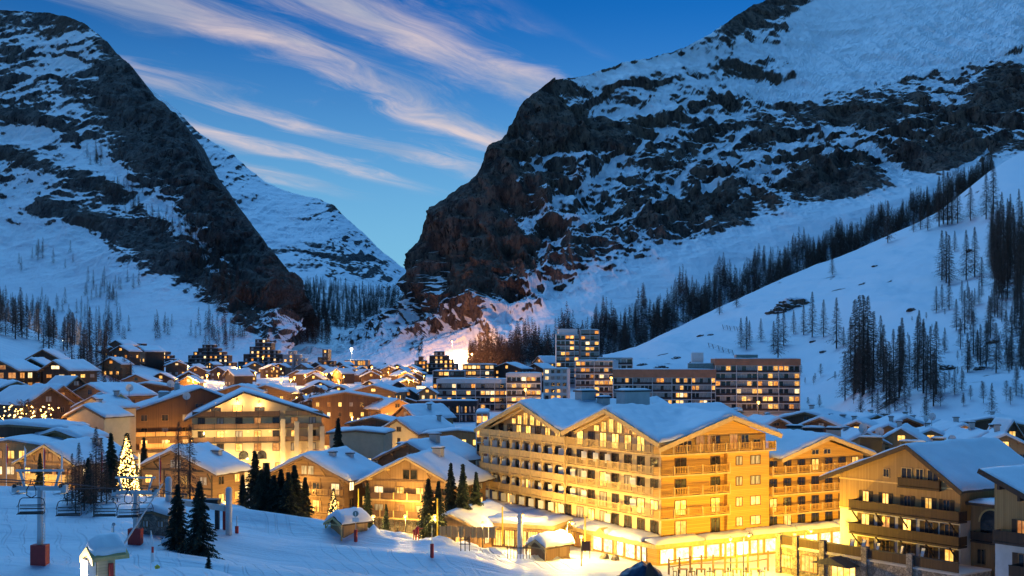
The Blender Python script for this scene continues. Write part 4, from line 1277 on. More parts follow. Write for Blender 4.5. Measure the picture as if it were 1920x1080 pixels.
    for dx_, hh in ((-1.2, .8), (1.2, .8)):
        window(Wg, 29.8 + dx_, .28, 13.2, 1.5, hh, 0, GLASS, frame_m=W_TRIM)
    def rw(X, Y): return 16.0 - .31 * np.abs(X - 29.8)
    r = part('roof', snow_sheet(lambda X, Y: rw(X, Y) - .32, 20.2, 40.2, -1.6, 17, .28, 5, 30, 20, rim=.02, rnd=.01), DECK_L, Wg)
    part('roof_snow', snow_sheet(rw, 20.25, 40.15, -1.55, 16.9, .55, 9, 40, 30), SNOW, r)
    b2 = MB()
    for xe in (20.2, 40.2): b2.bar((xe, -1.7, 16 - .31 * abs(xe - 29.8) - .22), (29.8, -1.7, 15.78), .16, .55)
    part('barge_board', b2, W_TRIM, Wg)
    sg = part('sign_panel', MB().box(33.6, 37.4, -1.42, -1.34, 5.35, 6.15), SIGNWHITE, Wg)
    # street lights that wash the two faces
    M_ = T.matrix_basis if False else Matrix.Translation(c) @ Matrix.Rotation(R(30.8), 4, 'Z')
    return T, M_
HOTEL, HM = build_hotel()

# ------------------------------------------------------------------ lamps
def street_lamp(label, pos, h=4.5, power=500, color=WARM, group='street lamps', arm=True, globe=LAMPM, post=None, gr=.20):
    t = thing('street_lamp', label, 'street lamp', pos, 0, group)
    b = MB().tube([(0, 0, -.5), (0, 0, .6), (0, 0, h)], [.11, .08, .055], 8)
    if arm: b.tube([(0, 0, h), (.25, 0, h + .35), (.7, 0, h + .38)], .04, 6)
    part('post', b, post or DARKM, t, True)
    hx = .7 if arm else 0.0; hz = h + .22 if arm else h + gr
    part('lamp_head', MB().ball((hx, 0, hz), gr, 10, 6), globe, t, True)
    part('lamp_cap', MB().tube([(hx, 0, hz + gr * .75), (hx, 0, hz + gr * 1.35)], [gr * 1.15, .03], 8), DARKM, t)
    lamp_light((hx, 0, hz - gr - .12), power, color, .2, t)
    return t
def hp(x, y, z=0.0): return HM @ Vector((x, y, z))
for i, (x, y, pw) in enumerate(((1.0, -15, 10500), (11, -15.5, 9800), (22, -15.5, 7600), (34, -14, 4200))):
    p = hp(x, y); p.z = gz(p.x, p.y)
    street_lamp(['golden street lamp near the corner of the big hotel', 'golden street lamp before the yellow street face of the hotel', 'golden street lamp between the hotel and its wing', 'golden street lamp before the hotel wing'][i], p, 5.0, pw, (1.0, 0.55, 0.03))
for i, (x, y, pw) in enumerate(((-10.5, 7, 9000), (-11, 19, 9500), (-11, 31, 9500), (-11, 43, 7500))):
    p = hp(x, y); p.z = gz(p.x, p.y)
    street_lamp(['nearest', 'second', 'third', 'farthest'][i] + ' street lamp along the long balcony side of the hotel', p, 4.6, pw * 1.05, (1.0, 0.60, 0.13))

# ------------------------------------------------------------------ timber chalet hotel at the right edge
W_ESP = boards('espresso_boards', (0.030, 0.017, 0.012), (0.075, 0.042, 0.027), 0.16)
W_BRD = boards('dimmed_honey_boards', (0.27, 0.165, 0.065), (0.43, 0.27, 0.115), 0.22)  # honey boards darkened in the colour to offset strong lamp light
RWHITE = plain('dimmed_white_render', (0.56, 0.55, 0.54), 0.9, 0.10, 0.7)  # white render with its colour lowered to hold back the lamp light
def build_right():
    rg = random.Random(21)
    o = Vector((41.5, 148.4, 0.4)); rz = R(-54.3)
    T = thing('chalet_hotel', 'large chalet with pale boarded gable and dark brown balconies in front on the right', 'chalet', o, rz)
    W, L, he, zr, xr = 17.0, 17.0, 12.3, 16.4, 10.8
    part('wall', MB().box(0, W, 0, L, -4, 8.1), RWHITE, T)
    part('timber_wall', MB().prism([(-.04, 8.1), (W + .04, 8.1), (W + .04, he), (xr, zr), (-.04, he)], -.06, L), W_BRD, T)
    part('trim_board', MB().box(-.06, W + .06, -.10, -.063, 8.02, 8.2).box(-.06, W + .06, -.10, -.063, 11.7, 11.88), W_TRIM, T)
    sl, sr = (zr - he) / xr, (zr - he) / (W - xr)
    e0, e1, of = -2.0, W + 1.2, 1.5
    th = .22
    dk = MB().prism([(e0, zr + (e0 - xr) * sl + .02), (xr, zr + .02), (e1, zr - (e1 - xr) * sr + .02), (e1, zr - (e1 - xr) * sr + th), (xr, zr + th), (e0, zr + (e0 - xr) * sl + th)], -of, L + .5)
    roof = part('roof', dk, DECK, T)
    def rf(X, Y): return np.where(X < xr, zr + (X - xr) * sl, zr - (X - xr) * sr) + th
    part('roof_snow', snow_sheet(rf, e0 + .03, e1 - .03, -of + .03, L + .45, .38, 3, 40, 30), SNOW, roof)
    bb = MB()
    bb.bar((e0, -of - .08, rf(e0, 0) - .2), (xr, -of - .08, zr + .02), .14, .5)
    bb.bar((xr, -of - .09, zr + .02), (e1, -of - .09, rf(e1, 0) - .2), .14, .5)
    part('barge_board', bb, W_DARK, T)
    fc = Face('front', 0.0); ft = Face('front', -.06)
    # long dark balconies
    for z in (8.3, 5.45):
        balcony(T, fc, 2.6, W + .9, z, 1.7, W_ESP, W_DARK, posts=0, rail_h=1.15)
        br = MB()
        for a in (3.0, 6.5, 10, 13.5, W - .4):
            br.bar(fc.pt(a, .05, z - 1.7), fc.pt(a, 1.5, z - .25), .14)
        part('brace', br, W_DARK, T)
    # window doors with shutters
    for k, z in enumerate((2.6, 5.5)):
        for i, a in enumerate((3.9, 6.9, 9.9, 12.9, 15.6)):
            q = LIT if (k, i) in ((1, 0), (1, 2), (0, 4)) else (LIT_DIM if rg.random() < .3 else GLASS)
            fc.win(T, a, z + .02, 1.25, 2.15, q, frame_m=W_BEAM, shut=W_DARK)
    for i, a in enumerate((4.0, 6.9, 10.0, 12.9, 15.3)):
        ft.win(T, a, 8.9 - .55, 1.0, 2.15, LIT if i in (0, 1, 3) else GLASS, frame_m=W_BEAM, shut=W_DARK)
    for a, w, pn in ((7.2, .9, GLASS), (14.9, 1.0, LIT)): ft.win(T, a - .2 if a < 10 else a + .4, 12.4, w, 1.05, pn, frame_m=W_TRIM)
    for a, w in ((9.2, 1.5), (11.0, 1.1), (12.8, 1.6)): ft.win(T, a + .7, 12.25, w, 1.55, GLASS, frame_m=W_TRIM)
    balcony(T, ft, 8.9, 14.6, 12.1 - .5, .5, W_ESP, W_DARK, posts=0, rail_h=1.0)
    # ornament on the white wall: a painted edelweiss ring
    om = MB()
    for k in range(10):
        a0 = 2 * math.pi * k / 10
        om.bar((1.4 + .18 * math.cos(a0), -.03, 6.1 + .18 * math.sin(a0)), (1.4 + .62 * math.cos(a0), -.03, 6.1 + .62 * math.sin(a0)), .16, .03)
    part('wall_ornament', om, GREYR, T)
    # link with the round arch
    K = thing('arched_link', 'narrow brown link with an arched balcony between the two right chalets', 'building', o, rz)
    part('wall', MB().box(W + .05, W + 6.0, 2.0, 12, -4, 10.0), W_LARCH, K)
    part('roof', MB().box(W + .05, W + 6.2, .9, 12.2, 10.02, 10.3), DECK, K)
    part('roof_snow', snow_sheet(lambda X, Y: X*0 + 10.304, W + .3, W + 6.0, 1.0, 12, .4, 5, 10, 10), SNOW, K)
    kf = Face('front', 2.0)
    am = MB(); poly = [(W + 1.3 + 2.9 * .5 - 1.45 * math.cos(t), 8.1 + 1.45 * math.sin(t)) for t in np.linspace(0, math.pi, 14)]
    poly = [(W + 1.3, 6.9)] + [(W + 4.2, 6.9)] + poly[::-1]
    am.prism(poly, 1.93, 1.99); part('arch_opening', am, GLASS, K)
    ar = MB()
    for q in range(13):
        t0, t1 = math.pi * q / 13, math.pi * (q + 1) / 13
        ar.bar((W + 2.75 - 1.55 * math.cos(t0), 1.9, 8.1 + 1.55 * math.sin(t0)), (W + 2.75 - 1.55 * math.cos(t1), 1.9, 8.1 + 1.55 * math.sin(t1)), .16, .2)
    part('arch_trim', ar, W_TRIM, K)
    balcony(K, kf, W + .6, W + 5.4, 6.0, 1.0, W_ESP, W_DARK, posts=0)
    for a, z in ((W + 1.4, 3.2), (W + 3.6, 3.2), (W + 3.6, .6)): kf.win(K, a, z, 1.1, 1.8, LIT_DIM if z < 1 else GLASS, frame_m=W_BEAM)
    # second chalet, nearer, cut by the frame
    q = P(1866, 1000, 121.0)
    S = thing('chalet_annex', 'boarded chalet with a snowy pitched roof cut by the right edge', 'chalet', (q.x, q.y, .4), rz)
    part('wall', MB().box(0, 13, 0, 14, -4, 7.9), RWHITE, S)
    part('timber_wall', MB().prism([(-.04, 7.9), (13, 7.9), (13, 9.0), (-.04, 14.7)], -.06, 14), W_BRD, S)
    sl = 5.7 / 13
    dk = MB().prism([(-1.0, 14.75 + sl), (14, 14.75 - 14 * sl), (14, 14.95 - 14 * sl), (-1.0, 14.95 + sl)], -1.4, 14.5)
    r2 = part('roof', dk, DECK, S)
    part('roof_snow', snow_sheet(lambda X, Y: 14.95 - X * sl, -.95, 13.9, -1.35, 14.4, .34, 6, 24, 24), SNOW, r2)
    b2 = MB(); b2.bar((-1.0, -1.48, 14.8 + sl), (14, -1.48, 14.8 - 14 * sl), .14, .5); part('barge_board', b2, W_DARK, S)
    pb = MB()
    for a in (1.2, 3.4, 5.6, 7.8): pb.box(a - .14, a + .14, -1.4, -.06, 14.3 - a * sl - .3, 14.3 - a * sl + .25)
    part('purlin', pb, W_DARK, S)
    sf, st = Face('front', 0.0), Face('front', -.06)
    for i, a in enumerate((3.0, 7.0)): st.win(S, a, 8.4, 1.1, 2.1, LIT_DIM if i == 0 else GLASS, frame_m=W_BEAM, shut=W_DARK)
    balcony(S, st, .6, 4.6, 8.2, 1.4, W_ESP, W_DARK, posts=0, rail_h=1.15)
    balcony(S, st, 6.0, 12.6, 8.2, 1.4, W_ESP, W_DARK, posts=0, rail_h=1.15)
    balcony(S, sf, 2.6, 12.8, 4.9, 1.9, W_ESP, W_DARK, posts=0, rail_h=1.2)
    for i, a in enumerate((3.2, 6.2, 9.0)):
        sf.win(S, a, 5.0, 1.3, 2.1, GLASS, frame_m=W_BEAM, shut=W_DARK); sf.win(S, a, 2.0, 1.3, 2.1, GLASS, frame_m=W_BEAM, shut=W_DARK)
    # terrace in front: stone posts, brown panels, entrance below
    E = thing('stone_terrace', 'raised stone terrace with brown board panels before the right chalet', 'terrace', o, rz)
    yT = -6.2
    part('base_wall', MB().box(-4.8, W + 4, yT, -.3, -4, 3.1), STONE, E)
    part('deck', MB().box(-4.9, W + 4.05, yT - .15, -.2, 3.104, 3.3), CONC, E)
    ef = Face('front', yT)
    for a in (-4.5, -1.8, 2.4, 8.6, 14.8):
        part('stone_post', MB().box(a - .38, a + .38, yT - .32, yT + .3, -4, 4.75), STONE, E)
    for (a0, a1) in ((-4.1, -2.2), (-1.4, 2.0), (2.8, 8.2), (9.0, 14.4), (15.2, W + 3.9)):
        part('panel', MB().box(a0, a1, yT - .05, yT + .05, 3.42, 4.45), W_ESP, E)
        part('handrail', MB().box(a0 - .003, a1 + .003, yT - .14, yT + .14, 4.453, 4.58), DARKM, E)
    for a, w, h_ in ((-3.2, 2.0, 1.7), (.3, 2.6, 2.1), (5.5, 3.6, 2.0)):
        ef.win(E, a, .5, w, h_, LIT, frame_m=W_BEAM, div=4)
    cp = MB().prism([(2.6, 2.35), (8.2, 2.35), (5.4, 3.3)], yT - 2.6, yT - .4); part('entrance_canopy', cp, DARKM, E)
    # chairs left leaning on the terrace
    for i, (a, dpt) in enumerate(((4.0, -3.0), (5.4, -2.6), (8.0, -3.4), (11.0, -3.0), (13.5, -2.4))):
        loc = Matrix.Translation(o) @ Matrix.Rotation(rz, 4, 'Z') @ Vector((a, dpt, 3.3))
        ch = thing('deck_chair', ['dark folded deck chair on the terrace nearest the white wall', 'second dark folded deck chair on the terrace', 'dark folded deck chair on the middle of the terrace', 'dark folded deck chair under the balcony brace', 'dark folded deck chair at the far right of the terrace'][i], 'chair', loc, rz + rg.uniform(-.4, .4), 'folded chairs on the terrace')
        part('backrest', MB().bar((0, 0, .0), (0, .45, 1.5), .55, .05), SCREENM, ch)
        part('frame', MB().bar((-.3, -.1, 0), (-.3, .42, 1.55), .05).bar((.3, -.1, 0), (.3, .42, 1.55), .05).bar((-.3, .5, 0), (-.3, .1, .8), .05).bar((.3, .5, 0), (.3, .1, .8), .05), DARKM, ch)
build_right()

# ------------------------------------------------------------------ big cream and timber hotel on the left
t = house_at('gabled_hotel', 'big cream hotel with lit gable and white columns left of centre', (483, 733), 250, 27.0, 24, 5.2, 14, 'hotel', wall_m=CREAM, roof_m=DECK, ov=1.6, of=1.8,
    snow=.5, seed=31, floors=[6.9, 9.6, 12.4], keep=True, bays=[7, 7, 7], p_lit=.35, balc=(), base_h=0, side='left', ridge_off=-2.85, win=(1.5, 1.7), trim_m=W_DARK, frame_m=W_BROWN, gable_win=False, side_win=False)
fc = Face('front')
for z in (9.0, 11.8, 14.4):
    balcony(t, fc, -13.4, 4.6, z, 1.5, W_BROWN, W_DARK, posts=4.4, rail_h=1.05)
    balcony(t, fc, 5.6, 13.7, z, 1.1, W_LARCH, W_TRIM, posts=2.7, rail_h=1.0)
for a, pn in ((-8.6, GLASS), (-4.2, LIT), (0.4, GLASS)): fc.win(t, a, 14.5, 2.0, 2.3 if a == -4.2 else 1.8, pn, frame_m=W_BROWN)
for i, a in enumerate((-12, -9, -5.4, -1.8, 1.8, 4.4)): fc.win(t, a, 2.6, 1.5, 1.8, LIT if i % 2 else GLASS, frame_m=W_BROWN)
for i, a in enumerate((-11.2, -7.0, -2.9, 0.9)):
    am = MB().prism([(a - 1.0, 5.2), (a + 1.0, 5.2)] + [(a + math.cos(q), 6.1 + .95 * math.sin(q)) for q in np.linspace(0, math.pi, 9)], -.12, .02)
    part('arched_window', am, LIT_DIM if i == 1 else GLASS, t)
for a in (-11, -6.5, -2, 2.5):
    lamp_light((a, -3.2, 10.6), 520, (1, .66, .24), .2, t); lamp_light((a, -3.4, 5.0), 700, (1, .66, .24), .2, t)
    part('added_balcony_lamp', MB().ball((a, -1.62, 11.2), .14, 8, 5), LAMPM, t, True)  # lamps added along the balconies to brighten the dim cream facade
cb = MB()
for a in (5.2, 8.1, 11.0, 13.5):
    part('column', MB().box(a - .48, a + .48, -1.95, -1.15, -5, 15.4 - .2 * abs(a + 2.85)), CREAM, t)
for a in (-8.6, -4.2, .4):
    p = t.matrix_basis @ Vector((0, 0, 0))
    part('wall_lamp', MB().ball((a, -.45, 17.6 - abs(a + 4.2) * .12), .22, 8, 5), LAMPM, t, True)
    lamp_light((a, -1.2, 17.2 - abs(a + 4.2) * .12), 420, (1, .62, .22), .2, t)
for a in (5.2, 8.1, 11.0, 13.5):
    lamp_light((a, -2.9, 3.0), 1100, (1, .62, .22), .2, t)
    part('floor_lamp', MB().ball((a, -2.9, 2.7), .16, 8, 5), LAMPM, t, True)

t = house_at('timber_hotel', 'brown timber hotel with long balconies left of the cream hotel', (367, 727), 268, 27, 22, 5.0, 20, 'hotel', wall_m=W_BROWN, snow=.6, seed=32, ov=1.6, of=1.4,
    floors=[3.4, 6.3, 9.2, 12.0], keep=True, bays=6, p_lit=.14, balc=(2,), base_m=CREAM_D, base_h=5.6, side='left', ridge_off=1.0, win=(1.5, 1.5), rail_m=W_LARCH, trim_m=W_DARK,
    chims=((-6.5, 8, 2.4, 1.4, 1.3), (-3.0, 16, 1.2, 1.2, 2.0)))
balcony(t, Face('front'), -12.3, -2.0, 6.0, 1.5, W_LARCH, W_BEAM, posts=5)
for a in (-11, -6, -1):
    lamp_light((a, -4.0, 7.4), 1100, (1, .55, .16), .2, t); part('wall_lamp', MB().ball((a, -1.62, 7.5), .15, 8, 5), LAMPM, t, True)  # lamps added to lift the dark timber front
house_at('stair_turret', 'small cream stair turret with a pale gable on the timber hotel', (225, 738), 256, 3.6, 5, 1.4, 30, 'tower', wall_m=CREAM_D, roof_m=DECK_L, trim_m=W_TRIM, ov=.8, of=.8, seed=33, floors=[10.5], bays=1, p_lit=0, win=(.6, 1.1), side_win=False, gable_win=False)
house_at('stair_turret', 'low cream turret with a wide snowy canopy below the taller turret', (212, 768), 252, 4.2, 9, 1.2, 30, 'tower', wall_m=CREAM_D, roof_m=DECK_L, trim_m=W_TRIM, ov=1.0, of=1.0, seed=34, floors=[6.5], bays=1, p_lit=0, win=(.6, 1.1), side_win=False, gable_win=False)
house_at('flat_roof_annex', 'sand coloured annex with one slit window right of the cream hotel', (668, 806), 236, 11, 9, .5, -6, 'building', wall_m=CREAM_D, seed=35, floors=[2.5], keep=True, bays=2, win=(.7, 4.5), p_lit=.9, gable_win=False, purlin=False, ov=.6, of=.5)

# ------------------------------------------------------------------ chalets in the front row
t = house_at('golden_chalet', 'golden lit timber chalet with a gable balcony at the far left', (90, 832), 200, 11.8, 14, 2.9, -22, 'chalet', wall_m=W_LARCH, frame=W_BEAM, seed=41, floors=[1.2, 4.0], bays=4, p_lit=.85, balc=(1,), rail_m=W_TRIM, trim_m=W_TRIM, win=(1.3, 1.5), snow=.6,
    chims=((2.5, 9, 1.2, 1.2, 1.6),), drop=.5)
lamp_light((0, -5, 3.5), 3080, WARM, .3, t); part('wall_lamp', MB().ball((0, -.35, 3.4), .18, 8, 5), LAMPM, t, True)
t = house_at('front_chalet', 'dark timber chalet with a broad snowy roof behind the ski lift', (330, 843), 186, 14.0, 8.5, 2.9, -22, 'chalet', wall_m=W_LOG, frame=W_DARK, seed=42, floors=[1.0, 3.6], bays=4, p_lit=.6, rail_m=W_BROWN, win=(1.5, 1.4), snow=.7, chims=((3.8, 5.5, 1.3, 1.0, 1.1),), ov=1.7, of=1.4, drop=.5)
part('dormer', MB().prism([(4.2, 3.9), (6.8, 3.9), (5.5, 5.5)], 1.2, 5.0), W_DARK, t)
t = house_at('balcony_chalet', 'lit timber chalet with carved balconies and snowy roof beside the spruces', (577, 853), 188, 13.4, 13, 3.1, -21, 'chalet', wall_m=W_LOG, frame=W_BEAM, seed=43, floors=[1.2, 4.0, 6.5], bays=[4, 4, 4], p_lit=.75, balc=(1, 2), rail_m=W_LARCH, win=(1.6, 1.6), snow=.6,
    chims=((2.0, 4.5, .9, .9, 1.1), (3.0, 8.5, .9, .9, 1.1)), ov=1.5, of=1.5, gapped=True, drop=.5)
part('dormer', MB().prism([(3.9, 5.1), (6.5, 5.1), (5.2, 6.5)], 2.6, 6.0), W_DARK, t)
lamp_light((-.5, -2.4, 6.4), 1100, WARM, .2, t); part('wall_lamp', MB().ball((-.5, -.4, 6.5), .16, 8, 5), LAMPM, t, True)
lamp_light((0, -5.5, 3.0), 1980, WARM, .2, t)
t = house_at('stone_base_chalet', 'wide timber chalet with stone base and deep balcony in the centre', (769, 855), 183, 14.4, 14, 3.6, -20, 'chalet', wall_m=W_LARCH, frame=W_BEAM, seed=44, floors=[1.0, 3.7, 6.4], bays=[4, 4, 4], p_lit=.5, balc=(1, 2), rail_m=W_BROWN, base_m=STONE, base_h=2.9, win=(1.7, 1.6), snow=.5,
    chims=((1.5, 7.5, 1.5, 1.3, 1.5),), ov=1.7, of=1.7, trim_m=W_TRIM, gable_win=True, drop=.3)
lamp_light((0.5, -3.6, 5.2), 1980, WARM, .3, t); part('wall_lamp', MB().ball((.5, -.4, 5.9), .18, 8, 5), LAMPM, t, True)
lamp_light((4.5, -5.0, 2.0), 1540, WARM, .3, t)
t = house_at('rear_chalet', 'timber chalet with big snowy roof just behind the stone based chalet', (768, 829), 208, 13.5, 15, 3.0, -28, 'chalet', wall_m=W_LOG, frame=W_BEAM, seed=45, floors=[1.2, 3.9], bays=4, p_lit=.6, balc=(1,), chims=((1.5, 6, 1.5, 1.3, 1.8), (-3.5, 3, 1.4, 1.2, 1.0)), snow=.55, drop=.5)
lamp_light((-2.5, -1.5, 5.6), 1100, WARM, .2, t); part('wall_lamp', MB().ball((-2.5, -.35, 5.7), .16, 8, 5), LAMPM, t, True)
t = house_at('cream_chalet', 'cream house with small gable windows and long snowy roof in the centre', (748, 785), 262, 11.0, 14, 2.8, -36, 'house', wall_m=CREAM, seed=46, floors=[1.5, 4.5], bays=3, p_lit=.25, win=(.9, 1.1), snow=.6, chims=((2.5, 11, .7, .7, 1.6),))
lamp_light((2, -7, 3.5), 1980, WARM, .3, t)
t = house_at('brown_shed_house', 'low brown timber building with glowing snowy canopy left of the hotel', (860, 806), 250, 14, 8, .7, -6, 'building', wall_m=W_LARCH, seed=47, floors=[1.2], bays=6, p_lit=.8, snow=.4, gable_win=False)
block('brick_tower', 'narrow red brick tower block touching the left end of the hotel', 893, 915, 776, 215, 14, 0, floors=5, fh=2.6, bays=2, wall_m=RUST, band_m=RUST, p_lit=.4, seed=48, balc_d=.25, side=None, snow=.3)

# ------------------------------------------------------------------ left edge of the village
LEFT = [
 ('chalet', 'dark chalet with tall lit gable glazing at the left edge', (0, 675), 330, 11, 12, 2.6, -8, dict(wall_m=W_DARK, floors=[1.0, 4.0, 6.2], bays=3, p_lit=.95, win=(2.4, 1.7), seed=51)),
 ('chalet', 'unlit dark chalet with plain gable beside the lit gable chalet', (59, 672), 345, 9.5, 12, 2.6, 6, dict(wall_m=W_DARK, floors=[1.5], bays=2, p_lit=.0, seed=52)),
 ('chalet', 'dark chalet with two tiny lit windows highest on the left', (81, 655), 390, 11, 12, 3.2, 6, dict(wall_m=W_DARK, floors=[5.6], bays=3, p_lit=.5, win=(.8, .8), seed=53)),
 ('chalet', 'dark chalet with glowing fan shaped gable window', (104, 676), 335, 9, 12, 2.4, -20, dict(wall_m=W_DARK, floors=[2.0, 4.7], bays=2, p_lit=.9, win=(2.0, 1.1), seed=54)),
 ('chalet', 'dark barn like house with unlit roof above the brown terrace', (143, 705), 305, 6, 10, 2.4, 50, dict(wall_m=W_DARK, floors=[2.0], bays=1, p_lit=.3, seed=55, snow=.15, side='left')),
 ('chalet', 'brown terrace house with orange lit windows at the left edge', (30, 715), 275, 12, 14, 2.4, 40, dict(wall_m=W_BROWN, floors=[1.2, 4.0, 6.6], bays=4, p_lit=.5, seed=56, side='left')),
 ('chalet', 'brown terrace house with pointed gable above the lit tree', (91, 726), 262, 10, 16, 3.2, 52, dict(wall_m=W_BROWN, floors=[1.2, 4.0, 6.6], bays=3, p_lit=.5, seed=57, side='left', balc=(1,))),
 ('chalet', 'brown terrace house with second pointed gable beside the first', (116, 723), 280, 8, 14, 2.8, 48, dict(wall_m=W_BROWN, floors=[1.2, 4.0, 6.6], bays=3, p_lit=.5, seed=58, side='left', balc=(1,))),
 ('chalet', 'long orange lit balcony house behind the cream houses', (169, 720), 290, 15, 14, 2.6, -30, dict(wall_m=W_LOG, floors=[1.2, 4.0, 6.6], bays=5, p_lit=.6, seed=59, balc=(1, 2))),
 ('house', 'cream house with blank gable wall and snowy roof in front', (160, 760), 232, 9.4, 7.5, 2.0, -22, dict(wall_m=CREAM, floors=[], bays=1, p_lit=0, seed=60, gable_win=False, side_win=False, win=(.8, 1.0), ov=.7, of=.6, chims=((-1.0, 5, .8, .8, 1.4),))),
 ('house', 'cream house with blank gable just behind the front cream house', (175, 743), 250, 10, 7.5, 2.2, -22, dict(wall_m=CREAM, floors=[], bays=1, p_lit=0, seed=61, gable_win=False, side_win=False, ov=.7, of=.6, chims=((1.0, 6, .8, .8, 1.4), (-2.5, 5, .8, .8, 1.4)))),
 ('house', 'low brown building with wide flat snowy roof at the left edge', (20, 795), 216, 20, 9, .7, -3, dict(wall_m=W_BROWN, floors=[3.5, 6.6], bays=6, p_lit=.15, seed=62, gable_win=False, purlin=False, snow=.8, win=(1.2, .9))),
 ('house', 'timber house with snowy roof between the flat roof and golden chalet', (110, 806), 214, 9, 7, 1.2, -20, dict(wall_m=W_LARCH, floors=[2.5], bays=3, p_lit=.6, seed=63, gable_win=False, snow=.7)),
 ('chalet', 'golden lit timber building cut by the left edge behind the flags', (20, 824), 206, 11, 10, .8, -4, dict(wall_m=W_LARCH, floors=[.8, 3.4], bays=5, p_lit=.9, seed=64, gable_win=False, snow=.5, win=(1.5, 1.5))),
 ('house', 'dark house with snowy roof on the slope below the ski shed', (205, 652), 520, 9, 9, 1.6, 70, dict(wall_m=W_DARK, floors=[1.2], bays=2, p_lit=.5, seed=65, side='left')),
]
for nm, lb, ap, D, W, L, rs, rot, kw in LEFT:
    house_at({'chalet': 'village_chalet', 'house': 'village_house'}[nm], lb, ap, D, W, L, rs, rot, nm, **kw)

# ------------------------------------------------------------------ middle of the village
MID = [
 ('long brown house with two storeys of snow covered roof in the centre', (648, 735), 335, 19, 11, 1.6, 4, dict(wall_m=W_BROWN, floors=[1.2, 4.0], bays=6, p_lit=.35, seed=71, gable_win=False)),
 ('wide snow roofed house with two small lit gables in the centre', (700, 722), 372, 14, 12, 2.0, -12, dict(wall_m=W_LOG, floors=[1.0, 3.6], bays=4, p_lit=.6, seed=72)),
 ('snow roofed brick house beside the starry street lamps', (745, 748), 330, 10, 10, 2.4, 30, dict(wall_m=W_LOG, floors=[1.2, 4], bays=3, p_lit=.5, seed=73, side='left')),
 ('house with steep snowy roof and dark chimney in the centre', (760, 760), 310, 10, 12, 2.8, -50, dict(wall_m=W_LOG, floors=[1.2, 4], bays=2, p_lit=.4, seed=74, chims=((2.5, 6, .8, .8, 1.6),))),
 ('low dark snow roofed house in front of the steep roofed house', (700, 782), 290, 12, 10, 1.4, -8, dict(wall_m=W_BROWN, floors=[1.2], bays=4, p_lit=.3, seed=75)),
 ('small orange lit cottage beside the terraced flats', (801, 726), 440, 6, 8, 1.8, 0, dict(wall_m=W_LARCH, floors=[1.0], bays=2, p_lit=1, seed=76)),
 ('long low brown house with two snowy gables behind the cream hotel', (448, 722), 330, 12, 12, 1.8, 0, dict(wall_m=W_LOG, floors=[1.2], bays=4, p_lit=.3, seed=77)),
 ('low brown house with snowy gable behind the cream hotel roof', (498, 722), 335, 12, 12, 1.8, 4, dict(wall_m=W_LOG, floors=[1.2], bays=4, p_lit=.3, seed=78)),
 ('small snow roofed house behind the timber hotel chimneys', (275, 718), 330, 16, 8, 1.2, 3, dict(wall_m=W_BROWN, floors=[1.2, 3.2], bays=5, p_lit=.2, seed=79)),
 ('dark snow roofed house above the terraced flats', (950, 680), 560, 15, 12, 2.6, -25, dict(wall_m=W_DARK, floors=[2, 5], bays=3, p_lit=.3, seed=80)),
 ('dark chalet roof left of the white tower block', (1003, 682), 575, 14, 10, 3.0, -40, dict(wall_m=W_DARK, floors=[2, 5], bays=3, p_lit=.3, seed=81)),
 ('small chalet with glowing orange gable left of the tower block', (1011, 668), 640, 8, 16, 3.0, -50, dict(wall_m=W_LARCH, floors=[1.5], bays=2, p_lit=1, seed=82)),
]
for lb, ap, D, W, L, rs, rot, kw in MID:
    house_at('village_house', lb, ap, D, W, L, rs, rot, 'house', far=D > 400, **kw)
# small far chalets that fill the valley floor
rg = random.Random(99)
spots = []
for _ in range(900):
    if len(spots) >= 96: break
    px = rg.choice([rg.uniform(180, 480), rg.uniform(480, 800), rg.uniform(560, 800)]); D = rg.uniform(400, 900)
    if all(abs(px - a) * D / F > 10 or abs(D - b_) > 12 for a, b_ in spots): spots.append((px, D))
for i, (px, D) in enumerate(spots):
    p = at(px, D); he = rg.uniform(4, 6.5)
    wi, li = rg.randrange(3), rg.randrange(3)
    lb = ['nearly unlit', 'half lit', 'brightly lit'][li] + ' small ' + ['black timber', 'dark brown', 'light timber'][wi] + ' chalet ' + ('beyond the cream houses' if px < 330 else 'beyond the timber hotel' if px < 480 else 'behind the cream hotel gable' if px < 600 else 'beyond the central roofs' if px < 700 else 'left of the terraced flats') + (', far back in the valley' if D > 640 else ', in the nearer rows')
    gable_house('far_chalet', lb, 'chalet', p, R(rg.uniform(-50, 50)), rg.uniform(7, 11), rg.uniform(8, 11), he, rg.uniform(1.6, 2.5),
        wall_m=[W_DARK, W_BROWN, W_LOG][wi], snow=.5, seed=200 + i, far=True, bays=3, p_lit=[.2, .5, .85][li], purlin=False, group='far chalets on the valley floor', win=(1.1, 1.2), side=rg.choice(['left', 'right']))

